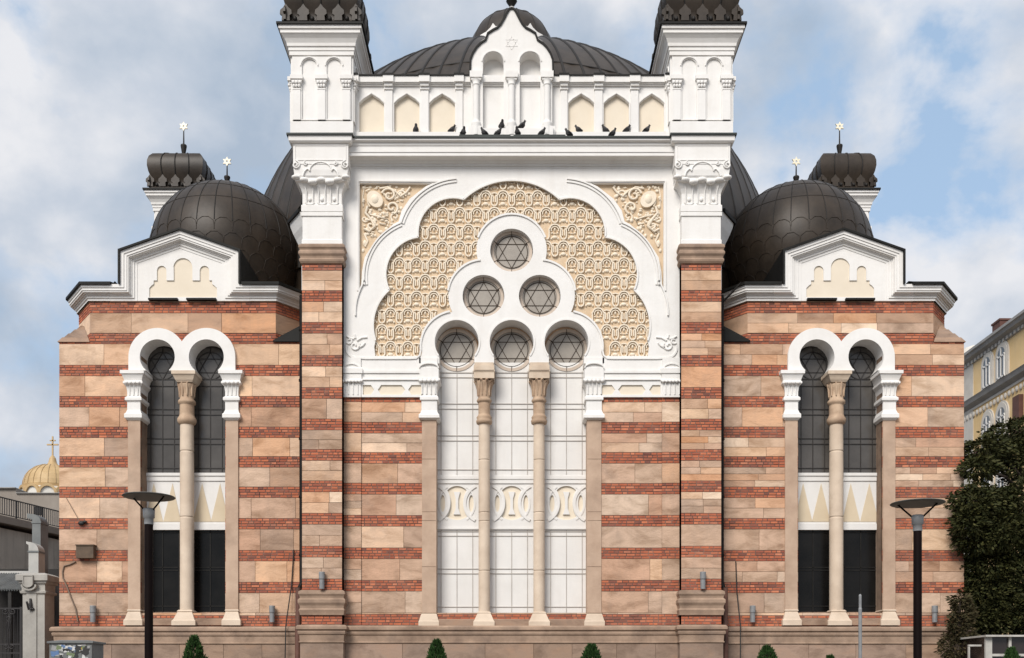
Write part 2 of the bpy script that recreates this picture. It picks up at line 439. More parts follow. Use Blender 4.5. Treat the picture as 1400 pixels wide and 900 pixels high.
    # a soft second bead a hand's width outside
for t in (offset(oc, -3.2), offset(oc2, -3.2)):
    for u in (t, mx(t)): rm.strip(PL(u, yp), .05, yp - .028, yp + .02)
for seg in (arc3((634, 273), (594, 278), (571.5, 324.5)), arc3((571.5, 324.5), (535, 348), (532, 397)), arc3((532, 397), (512.5, 428), (513.5, 466))):
    for t in (seg, mx(seg)): rm.strip(PL(t, yp), .045, yp - .035, yp + .02)
rm.strip(PL(il, yp), .045, yp - .035, yp + .02)
for c, r, a, b in ((c0, 49, 20, 160), (c1, 49, 95, 172), (c2, 48.5, 100, 186)):
    q = arc(c[0], c[1], r, a, b, 20)
    for t in ((q, mx(q)) if c is not c0 else (q,)): rm.strip(PL(t, yp), .05, yp - .035, yp + .02)
base = [(560, 490.5), (500, 490.5), (483, 489)] + arc3((483, 489), (475, 482), (474.5, 472), 6)
for t in ([(575.5, 478), (574, 486), (569, 490)] + base, ): 
    for u in (t, mx(t)): rm.strip(PL(u, yp), .045, yp - .03, yp + .02)
for cx in (624.5, 699.5, 774.5):
    rm.strip(PL(opening(cx, r=31.2, hw=25)[1:-1], yp), .045, yp - .02, yp + .02)
fr = [(489.5, 398), (489.5, 248), (604, 248)]
for t in (fr, mx(fr)): rm.strip(PL(t, yp), .05, yp - .03, yp + .02)
rm.build('arch_rim', 'white', panel)
for cx, cy in ((484, 470),):   # little stucco leaves at the springing
    for m_ in (False, True):
        fo = MB()
        for q in (spiral(485, 473, 7, 1.1, -.4), spiral(478, 466, 5, .8, 2.4, -1), [(474, 460), (479, 463), (484, 464)], [(488, 466), (495, 462), (502, 461.5)], [(485, 458), (486, 463)], [(490, 476), (496, 473), (499, 469)]):
            fo.tube([(X(a, yp), yp - .01, Z(b, yp)) for a, b in (mx(q) if m_ else q)], .03, 6)
        fo.build('stucco_leaf', 'white', panel)

# --- carved tan field
g = MB()
yg = .06
def grow(poly, c, k): return [(c[0] + (a - c[0]) * k, c[1] + (b - c[1]) * k) for a, b in poly]
g.plate(PL(gold, yg), [], yg, yg + .1, 0)
U, V = 23.6, 22.85
def inside(pt, poly):
    c = False; j = len(poly) - 1
    for i in range(len(poly)):
        a, b = poly[i], poly[j]
        if (a[1] > pt[1]) != (b[1] > pt[1]) and pt[0] < (b[0] - a[0]) * (pt[1] - a[1]) / (b[1] - a[1]) + a[0]: c = not c
        j = i
    return c
for r in range(11):
    cy = 468 - 22.85 * r + 0
    for k in range(-9, 10):
        cx = 699.5 + U * k + (U / 2 if r % 2 else 0)
        near = any(inside((cx + a, cy + b), gold) for a in (-10, 0, 10) for b in (-4, 8, 20))
        if not near: continue
        if any(math.hypot(cx + a - q[0], cy + b - q[1]) < 31.5 for q in (c0, c1, (738, 404.5), (624.5, 468), (774.5, 468), (699.5, 468)) for a in (-12, -6, 0, 6, 12) for b in (0, 10, 21)): continue
        wob = R.uniform(-.25, .25)
        half = [(0, 0), (3.2, .5), (5.6, 2.4), (6.9, 5.2), (8.2, 6.6), (7.9, 9), (7.9, 16), (8.8, 19), (11.8, 20.8)]
        path = [(cx - a, cy + b) for a, b in half[::-1]] + [(cx + a + wob, cy + b) for a, b in half[1:]]
        g.strip(PL(path, yg), .034, yg - .065, yg, 1)
        inn = [(cx + a, cy + b) for a, b in ((-4.9, 9.2), (-5, 6.2), (-3.2, 3.6), (0, 2.6), (3.2, 3.6), (5, 6.2), (4.9, 9.2))]
        g.strip(PL(inn, yg), .026, yg - .05, yg, 1)
        def bl(a, b, rx, rz, h, mi=1):
            x_, z_ = P(cx + a, cy + b, yg); g.ball((x_, yg, z_), rx, h, rz, 8, 6, mi)
        bl(0, 6.6, .032, .055, .06); bl(-4, 11.5, .035, .03, .05); bl(4, 11.5, .035, .03, .05)
        bl(0, 12.4, .05, .02, .055); bl(0, 17, .085, .055, .05); bl(-4.6, 19, .03, .04, .05); bl(4.6, 19, .03, .04, .05)
        ux = cx + U / 2
        for a in (-1.5, 1.5):
            g.strip(PL([(ux + a * 1.6, cy + 5), (ux + a, cy + 8), (ux + a, cy + 15)], yg), .03, yg - .045, yg, 1)
        g.strip(PL([(ux - 4, cy + 3.5), (ux, cy + 2.5), (ux + 4, cy + 3.5)], yg), .03, yg - .05, yg, 1)
g.build('carved_field', ['tan', 'tanlight'], panel)

# --- carved corner pieces
for m_ in (False, True):
    q = MB(); ys = .06
    T = (lambda p: mx(p)) if m_ else (lambda p: p)
    q.plate(PL(T([(490, 249), (600, 249), (545, 310), (490, 400)]), ys), [], ys, ys + .08, 0)
    def tb(pts, r=.03, lift=.0):
        q.tube([(X(a, ys), ys - lift - r * .4, Z(b, ys)) for a, b in T(pts)], r, 6, 1)
    def bb(a, b, rx, rz, h):
        (a, b), = T([(a, b)]); x_, z_ = P(a, b, ys); q.ball((x_, ys, z_), rx, h, rz, 12, 8, 1)
    el = [(513 + 9.5 * math.cos(t) * .74 + 12.5 * math.sin(t) * .67, 274 - 9.5 * math.cos(t) * .67 + 12.5 * math.sin(t) * .74) for t in [2 * PI * k / 24 for k in range(24)]]
    q.plate(PL(T(el), ys), [], ys - .08, ys, 1); bb(513, 274, .15, .18, .12)
    tb(spiral(514, 273, 13, .75, 2.2), .028, .02)
    tb(spiral(532, 268, 10, 1.3, 3.4, 1), .035, .02); tb(spiral(536, 285, 9, 1.2, 1.2, -1), .035, .02)
    tb(spiral(548, 267, 7, 1.1, .3, -1), .03); tb([(519, 259), (530, 257), (540, 262), (548, 270), (556, 264), (561, 257)], .032, .02)
    tb([(503, 283), (500, 292), (507, 300), (513, 310), (505, 318), (498, 314)], .038, .02)
    tb(spiral(507, 309, 8, 1.2, 4.2), .032, .01); tb([(506, 294), (518, 297), (530, 301), (527, 308), (519, 306)], .028, .01)
    tb([(497, 283), (496, 270), (498, 258), (508, 256)], .02); tb(spiral(499, 300, 5, 1.0, 0), .026)
    tb(spiral(540, 297, 6, 1.2, 2), .028); tb([(498, 320), (503, 330), (499, 338)], .03); bb(499, 333, .06, .09, .05); bb(496.5, 343, .04, .06, .04)
    for _ in range(170):
        a, b = R.uniform(496, 560), R.uniform(255, 325)
        if not inside((a, b), [(494, 253), (572, 253), (546, 290), (542, 302), (500, 340)]): continue
        if math.hypot(a - 513, b - 273) < 13: continue
        bb(a, b, R.uniform(.025, .06), R.uniform(.025, .06), R.uniform(.03, .06))
    q.build('carved_corner', ['tan', 'tanlight'], panel)

# --- round windows
def rosette(cx, cy, y, r, parent, tilt=0):
    f = MB(); f.plate(PL(circ(cx, cy, r), y), [PL(circ(cx, cy, r * .86), y)], y, y + .06, 0)
    fo_ = f.build('rose_window', 'discring', parent)
    gl = MB(); gl.plate(PL(circ(cx, cy, r * .99), y), [], y + .035, y + .055); gl.build('pane', 'discglass', fo_)
    l = MB(); rl = r * .77
    l.strip(PL(circ(cx, cy, rl, 36), y), .019, y + .020, y + .036, closed=True)
    for a, b in star_lines(cx, cy, rl): l.strip(PL([a, b], y), .016, y + .021, y + .036)
    for k in range(6):
        a = math.radians(60 * k + 90)
        l.strip(PL([(cx + rl * math.cos(a), cy - rl * math.sin(a)), (cx + r * .99 * math.cos(a), cy - r * .99 * math.sin(a))], y), .016, y - .006, y + .036)
    l.build('lead_came', 'leadbrown', fo_)
rosette(699.5, 344.5, .12, 28.2, panel); rosette(661.2, 407, .12, 27.6, panel); rosette(737.8, 407, .12, 27.6, panel)
for cx in (624.3, 699.5, 774.7): rosette(cx, 478.7, .44, 29, panel)

# --- the three tall blind bays
for cx, x0, x1 in ((624.7, 594, 656), (699.5, 668, 731), (774.3, 743, 805)):
    y = .46; p = MB(); p.pbox(x0 - 2, x1 + 2, 496, 657, y, y + .08); p.pbox(x0 - 2, x1 + 2, 724, 838, y, y + .08)
    p.pbox(x0 - 2, x1 + 2, 651, 655, y - .03, y); p.pbox(x0 - 2, x1 + 2, 657, 661, y - .05, y + .08)
    b = p.build('blind_panel', 'white_paint', syn)
    for a, c, pys in ((508, 649, (510, 516.5, 552.5, 559.5, 596, 603, 642.5)), (725, 837, (727, 733, 778, 784.5, 830))):
        l = MB()
        for dx in (-21.5, 0, 21.5): l.strip(PL([(cx + dx, a), (cx + dx, c)], y), .016, y - .016, y + .004)
        for py in pys: l.strip(PL([(x0, py), (x1, py)], y), .016, y - .02, y + .004)
        l.build('panel_bead', 'seam', b)
    tp = MB(); tp.pbox(x0 - 2, x1 + 2, 659, 724.5, y + .03, y + .09); tp.build('motif_ground', 'cream', b)
    f = MB()
    hole = arc3((cx - 13.2, 670.5), (cx, 664.5), (cx + 13.2, 670.5), 10) + arc3((cx + 13.2, 670.5), (cx + 8.4, 687.5), (cx + 13.8, 706.5), 10)[1:] + arc3((cx + 13.8, 706.5), (cx, 711), (cx - 13.8, 706.5), 8)[1:] + arc3((cx - 13.8, 706.5), (cx - 8.4, 687.5), (cx - 13.2, 670.5), 10)[1:-1]
    def lens(c): return [(c + 3.4 * math.sin(t), 688.5 - 11.5 * math.cos(t)) for t in [2 * PI * k / 20 for k in range(20)]]
    f.plate(PL([(x0 - 2, 661), (x1 + 2, 661), (x1 + 2, 724), (x0 - 2, 724)], y - .02), [PL(h, y - .02) for h in (hole, lens(cx - 19.5), lens(cx + 19.5))], y - .02, y + .06)
    sp = [(cx - 4.4, 672.5), (cx + 4.4, 672.5), (cx + 1.9, 682), (cx + 1.9, 695), (cx + 4.6, 703.5), (cx - 4.6, 703.5), (cx - 1.9, 695), (cx - 1.9, 682)]
    f.plate(PL(sp, y - .02), [], y - .02, y + .04)
    for sg in (-1, 1):
        f.strip(PL(arc3((cx + sg * 26, 665), (cx + sg * 10.8, 687.5), (cx + sg * 25, 712), 16), y), .075, y - .05, y + .02)
        f.strip(PL(arc3((cx + sg * 13, 666), (cx + sg * 24.8, 687.5), (cx + sg * 13, 711), 14), y), .045, y - .035, y + .02)
    f.strip(PL([(x0, 723), (x1, 723)], y), .05, y - .05, y)
    f.build('motif_relief', 'white_paint', b)
    s = MB(); s.add([(X(x0 - 3), -.08, Z(856)), (X(x1 + 3), -.08, Z(856)), (X(x1 + 3), -.08, Z(848)), (X(x0 - 3), -.08, Z(848)), (X(x0 - 3), .5, Z(837)), (X(x1 + 3), .5, Z(837))], [(0, 1, 2, 3), (3, 2, 5, 4)])
    s.build('sill', 'plinth', syn)

def shaft(px, cy, r, py0, py1, y=0, joints=()):      # round stone shaft standing at depth cy, traced on plane y
    cx = X(px, y); z0, z1 = Z(py1, y), Z(py0, y)
    prof = [(r, z0)]
    for j in sorted(joints, reverse=True):
        z = Z(j, y); prof += [(r, z - .01), (r - .012, z - .006), (r - .012, z + .006), (r, z + .01)]
    prof.append((r * .97, z1)); return cx, prof
def column(px, y, cy, parent, full=True, r=.155, top=495, capmat='colrich'):
    c = MB(); cx, pr = shaft(px, cy, r, 575, 838, y, (628, 700, 712, 780)); c.lathe(cx, cy, pr, 20)
    col = c.build('column', 'column', parent)
    b = MB(); hw = .28
    b.ring([(cx - .19, cy - .19), (cx + .19, cy - .19), (cx + .19, cy + .19), (cx - .19, cy + .19)], PR(y, [(.10, 856), (.10, 850), (.07, 848), (.02, 842), (-.01, 839), (0, 838), (-.03, 836.5)]), True)
    b.build('column_base', 'column', col)
    k = MB()
    k.lathe(cx, cy, PR(y, [(r + .0, 577), (r + .055, 575), (r + .07, 571), (r + .04, 568.5), (r + .06, 566.5), (r + .03, 564.5), (r + .005, 563), (r + .005, 547), (r + .03, 546), (r + .055, 543.5), (r + .03, 541)]), 20)
    k.lathe(cx, cy, PR(y, [(r + .01, 541), (r + .01, 530), (r + .04, 524), (r + .085, 519), (r + .085, 517)]), 20)
    for q in range(10):
        a = 2 * PI * q / 10
        k.tube([(cx + (r + .02 + e) * math.cos(a), cy + (r + .02 + e) * math.sin(a), Z(v, y)) for e, v in ((0, 540), (0, 531), (.03, 524), (.08, 519), (.11, 520.5))], [.018, .03, .035, .04, .02], 6)
    k.build('capital', capmat, col)
    return col, cx
for px in (661.8, 737.2):
    col, cx = column(px, 0, .16, syn)
    a = MB(); a.box(cx - .28, cx + .28, -.07, .46, Z(517, -.07), Z(499, -.07)); a.box(cx - .295, cx + .295, -.085, .46, Z(508, -.08), Z(506, -.08))
    a.plate([(cx - .27, Z(506, -.1)), (cx + .27, Z(506, -.1))] + [(cx + .25 * math.cos(PI * k / 12), Z(506, -.1) + .14 * math.sin(PI * k / 12)) for k in range(13)], [], -.105, -.05)
    a.box(cx - .26, cx + .26, -.06, .46, Z(499, -.06), Z(495.5, -.06))
    a.build('abacus', 'abacus', col)

# --- jamb piers and the white frieze either side of the bays
jm = MB()
jm.box(X(577), X(596.5), -.03, .5, Z(838), Z(570)); 
for py in (628, 700, 712, 775): jm.strip(PL([(577, py), (596, py)]), .012, -.034, -.02, 1)
jm.build('jamb_pier', ['jamb', 'joint'], syn, True)
jb = MB(); jb.ring([(X(575.5), -.04), (X(597.5), -.04), (X(597.5), .45), (X(575.5), .45)], PR(-.04, [(.06, 856), (.06, 850), (.04, 848), (0, 841), (-.02, 839), (0, 838)]), True)
jb.build('jamb_base', 'column', syn, True)
jc = MB(); sq = [(X(576.5), -.06), (X(597.5), -.06), (X(597.5), .45), (X(576.5), .45)]
jc.ring(sq, PR(-.06, [(.0, 574), (.07, 571), (.07, 567), (.03, 565), (.0, 561), (.0, 548), (.04, 546.5), (.04, 543), (0, 541), (.0, 530), (.03, 524), (.09, 519.5), (.09, 517)]), True)
jc.ring(sq, PR(-.06, [(.05, 517), (.05, 502.5), (.02, 502), (.02, 489)]), True)
cxj = (X(576.5) + X(597.5)) / 2
for k in range(5): jc.ball((X(576 + k * 5.6), -.13, Z(521, -.1)), .055, .05, .05, 10, 6)
for k in range(4): jc.tube([(X(577.5 + 6 * k), -.075, Z(540)), (X(577.5 + 6 * k), -.08, Z(526)), (X(577 + 6.4 * k), -.11, Z(521))], .02, 6)
jc.strip([(cxj + .26 * math.cos(PI * k / 12), Z(503.5, -.1) + .13 * math.sin(PI * k / 12)) for k in range(13)], .03, -.14, -.06)
jc.build('jamb_capital', 'white', syn, True)
fz = MB()
x0, x1 = X(467, yp), X(577, yp)
hexes = [[(496, 526.5), (507, 526.5), (511.5, 533), (507, 539.8), (496, 539.8)], [(521, 526.5), (549, 526.5), (554, 533), (549, 539.8), (521, 539.8), (516.5, 533)], [(562.5, 526.5), (576, 526.5), (576, 539.8), (562.5, 539.8), (558, 533)]]
fz.plate(PL([(467.5, 519.5), (577, 519.5), (577, 543), (467.5, 543)], -.06), [PL(h, -.06) for h in hexes], -.06, .06)
for a, b, o in ((489, 506.5, .05), (506.5, 510, .09), (510, 518, .055), (518, 519.5, .1)): fz.box(x0, x1, -o, .06, Z(b, -o), Z(a, -o))
sx = [(X(468), -.09), (X(494), -.09), (X(494), .0), (X(468), .0)]
fz.ring(sx, PR(-.09, [(0, 543), (0, 523), (.05, 521), (.05, 519), (.02, 518), (.02, 510.5), (.05, 510), (.05, 503.5), (0, 502), (0, 489)]), True)
for k in range(6): fz.ball((X(470 + k * 4.6), -.14, Z(522, -.1)), .045, .045, .04, 10, 6)
for k in range(4): fz.tube([(X(471 + 6.3 * k), -.095, Z(541)), (X(471 + 6.3 * k), -.1, Z(525))], .018, 6)
fz.strip([((X(470) + X(492)) / 2 + .22 * math.cos(PI * k / 12), Z(503.5, -.1) + .12 * math.sin(PI * k / 12)) for k in range(13)], .03, -.12, -.06)
l, r = fz.build('frieze', 'white', syn, True)
hg = MB(); hg.pbox(494, 577, 525, 541, -.02, .02); a, b = hg.build('frieze_ground', 'cream', l, True); b.parent = r

# --- pilaster tops: brown torus, white block, big capital, entablature block
yf = -.35
pt = [(X(413, yf), .3), (X(413, yf), yf), (X(467.5, yf), yf), (X(467.5, yf), -.02)]
t = MB(); t.ring(pt, PR(yf, [(0, 361), (.03, 360), (.06, 357), (.07, 354.5), (.04, 352.5), (.05, 350), (.085, 346.5), (.085, 344), (.05, 341.5), (.06, 340), (.085, 337.5), (.08, 334.5), (.0, 333)]), sm=False)
t.build('pilaster_moulding', 'brownstone', syn, True)
t = MB(); t.ring(pt, PR(yf, [(.05, 841), (.06, 838), (.08, 834), (.05, 831.5), (.06, 828), (.10, 824), (.10, 820), (.05, 817.5), (.06, 815), (.09, 812), (.08, 808.5), (.02, 807)]))
t.build('pilaster_base', 'brownstone', syn, True)
t = MB()
t.ring(pt, PR(yf, [(.01, 333.5), (.01, 328), (-.01, 327.5), (-.01, 296), (.02, 295), (.02, 290.5), (.0, 290), (.02, 289), (.02, 280.5), (-.01, 280), (-.01, 265), (.03, 258), (.10, 250), (.16, 247), (.16, 243)]))
t.ring(pt, PR(yf, [(.12, 245), (.17, 240), (.19, 232), (.19, 225), (.15, 224)]))
t.ring(pt, PR(yf, [(.20, 224.5), (.20, 192)]))
xl, xr = X(413, yf), X(467.5, yf); xm = (xl + xr) / 2
for sg in (-1, 1):
    e = xm + sg * .66
    t.tube([(xm + sg * (.66 - .0) + a, yf - .21, Z(231, yf) + b) for a, b in spiral(0, 0, .11, 1.6, PI / 2, sg)], .024, 6)
    t.tube([(xm + sg * .40 + a, yf - .21, Z(229, yf) + b) for a, b in spiral(0, 0, .06, 1.2, PI / 2, -sg)], .02, 6)
    t.tube([(xm + sg * a, yf - .2, Z(b, yf)) for a, b in ((.48, 246), (.44, 240), (.36, 236), (.28, 238))], .025, 6)
    t.ball((xm + sg * .67, yf - .17, Z(247, yf)), .12, .1, .06, 12, 8)
t.tube([(xm + .3 * math.cos(PI * k / 12), yf - .2, Z(239, yf) + .24 * math.sin(PI * k / 12)) for k in range(13)], .022, 6)
for k in range(5): t.ball((xm - .46 + .23 * k, yf - .13, Z(250.5 + (2 if k % 2 else -1), yf)), .13, .1, .07, 12, 8)
for k in range(3):
    for sg in (-1, 1): t.tube([(xm + (-.33 + .33 * k) + sg * .09, yf - .0, Z(278, yf)), (xm + (-.33 + .33 * k) + sg * .09, yf - .02, Z(262, yf)), (xm + (-.34 + .34 * k) + sg * .12, yf - .07, Z(254, yf))], .022, 6)
    t.tube([(xm - .33 + .33 * k + .11 * math.cos(PI + PI * j / 8), yf - .0, Z(277, yf) + .06 * math.sin(PI + PI * j / 8)) for j in range(9)], .022, 6)
    t.ball((xm - .33 + .33 * k, yf - .0, Z(273, yf)), .05, .035, .06, 10, 6)
fx = [(xl - .14, Z(219, yf - .2)), (xr + .14, Z(219, yf - .2)), (xr + .14, Z(199, yf - .2)), (xl - .14, Z(199, yf - .2))]
t.strip(fx, .025, yf - .215, yf - .19, closed=True)
t.build('pilaster_capital', 'white', syn, True)

# --- main entablature
zt = Z(185.5, -.55)
cor = [(X(413, yf), 1.6), (X(413, yf), yf), (X(467.5, yf), yf), (X(467.5, yf), 0)]
cw = MB()
cw.ring([(X(469), -.02), (X(930), -.02)], PR(-.02, [(0, 231), (.04, 230), (.04, 227.5), (.07, 227), (.07, 224.5), (.11, 222.5), (.15, 219), (.24, 215), (.33, 213.2), (.36, 213), (.36, 208.5), (.38, 208), (.38, 200), (.40, 199), (.42, 194.5), (.46, 193.5), (.49, 191.5)]) + [(.49, zt - .052)], cap=False)
cw.build('cornice', 'white', syn)
cw = MB(); pc = [(X(413, yf), 1.7), (X(413, yf), yf), (X(467.5, yf), yf), (X(467.5, yf), -.1)]
cw.ring(pc, PR(yf, [(.18, 199), (.21, 198.5), (.22, 196), (.26, 195), (.30, 192)]) + [(.31, zt - .052)])
cw.build('cornice_block', 'white', syn, True)
fl = MB()
path = [(X(413, yf), 1.9), (X(413, yf), yf), (X(467.5, yf), yf), (X(467.5, yf), -.19)]
path2 = path + [(-a, b) for a, b in path[::-1]]
fl.ring(path2, [(.29, zt - .05), (.35, zt - .05), (.35, zt), (.0, zt + .03)], cap=False)
fl.box(X(413, yf) - .1, -X(413, yf) + .1, -.3, 1.8, zt - .1, zt + .02)
for a, b in ((628, 698), (702, 773)): fl.box(X(a, -.4), X(b, -.4), -.5, -.2, zt, zt + .055)
for sg in (-1, 1): fl.box(sg * 6.0, sg * 4.45, -.55, -.3, zt, zt + .045)
fl.build('ledge_flashing', 'verdigris', syn)
SH = zt

# --- attic arcade
y = 0.0
at = MB()
niches = []
for a, b in ((491, 525), (539, 573.5), (587, 622)):
    c = (a + b) / 2; q = [(a, 180.5), (a, 142), (a + 6, 136), (c, 129), (b - 6, 136), (b, 142), (b, 180.5)]
    niches += [q, mx(q)]
at.plate(PL([(478, 186), (478, 103), (921, 103), (921, 186)], y), [PL(q, y) for q in niches], y, .14)
for q in niches:
    at.strip(PL(offset(q, -1.2 if q[0][0] < q[-1][0] else 1.2), y), .03, y - .02, y + .01)
for a, b, o in ((103, 112, .12), (112, 114, .09), (114, 117, .05)):
    at.box(X(484), X(915), y - o, y + .14, Z(b, y - o), Z(a, y - o))
for a, b in ((526.5, 536.8), (575.5, 586), (623.5, 632.5), (482.5, 489.5)):
    for u, v in ((a, b), (2 * XC - b, 2 * XC - a)):
        at.box(X(u), X(v), y - .05, y, Z(183), Z(118)); at.box(X(u - 2), X(v + 2), y - .19, y + .1, Z(111, -.19), Z(101.5, -.19)); at.box(X(u - .5), X(v + .5), y - .13, y + .1, Z(117, -.13), Z(111, -.13))
        at.box(X(u - 1), X(v + 1), y - .08, y, Z(122, -.08), Z(117, -.08))
at.box(X(484), X(915), y - .14, y + .12, SH, Z(181.5, -.1))
att = at.build('attic_arcade', 'white', syn)
nc = MB(); nc.pbox(484, 915, 125, 182, .1, .3); nc.build('niche_ground', 'cream', att)
ff, fr_ = MB(), MB()
for a, b in ((490, 526), (537, 575), (586.5, 623), (632.5, 645)):
    for f_, u, v in ((ff, a, b), (fr_, 2 * XC - b, 2 * XC - a)): f_.box(X(u), X(v), -.15, .6, Z(103, -.15), Z(101.4, -.15))
for a, b in ((524, 538.8), (573, 588), (621, 635), (481, 491)):
    for f_, u, v in ((ff, a, b), (fr_, 2 * XC - b, 2 * XC - a)): f_.box(X(u), X(v), -.215, .6, Z(101.5, -.215), Z(99.4, -.215))
ff.build('parapet_flashing', 'flash', att); fr_.build('parapet_flashing', 'flash', att)

# --- central aedicule with the ogee gable
ya = -.18
ol = [(644, 97), (644.5, 82), (647.5, 74), (652.6, 66), (658, 60.5), (665, 56), (668, 47), (675, 42.5), (681, 39.5), (686, 34), (690, 27), (694.5, 18), (697, 14), (699.5, 13)]
oo = ol + mx(ol)[::-1][1:]
def nich(c): return [(c - 14.2, 184)] + arc(c, 85.5, 14.2, 180, 0, 18) + [(c + 14.2, 184)]
ae = MB()
full = [(644, 184)] + oo + [(755, 184)]
nL, nR = nich(674.3), nich(724.7)
body = [(644, 184)] + oo + [(755, 184), nR[-1]] + nR[::-1][1:] + nL[::-1]
ae.plate(PL(body, ya), [], ya, .3)
for px in (651, 699.5, 748):
    cx = X(px, ya); ae.box(cx - .17, cx + .17, ya - .12, ya + .1, Z(105, ya - .12), Z(96.5, ya - .12)); ae.box(cx - .14, cx + .14, ya - .09, ya + .1, Z(108.5, ya - .1), Z(105, ya - .1))
    ae.lathe(cx, ya - .03, PR(ya, [(.12, 184), (.12, 172), (.13, 168), (.13, 166), (.085, 164), (.085, 116), (.10, 115), (.10, 113.5), (.085, 113), (.12, 108)]), 16)
    ae.box(cx - .16, cx + .16, ya - .13, ya + .1, SH, Z(172, ya - .13))
ae.box(X(640, ya), X(659, ya), ya - .02, .3, SH, Z(173, ya)); ae.box(X(740, ya), X(759, ya), ya - .02, .3, SH, Z(173, ya))
for cx in (674.3, 724.7): ae.strip(PL(arc(cx, 85.5, 15.5, 175, 5, 18), ya), .03, ya - .025, ya + .01)
for a, b in star_lines(699.5, 59, 9): ae.strip(PL([a, b], ya), .016, ya - .007, ya + .01)
aed = ae.build('aedicule', 'white', syn)
ab = MB(); ab.plate(PL(full, .3), [], .16, .34); ab.box(X(655), X(745), ya - .1, .2, SH, Z(175.5, ya - .1)); ab.build('niche_back', 'white', aed)
ar = MB(); ar.strip(PL(offset([(643.2, 99)] + oo + mx([(643.2, 99)]), -1.2), ya), .05, ya - .04, .5); ar.build('gable_flashing', 'flash', aed)

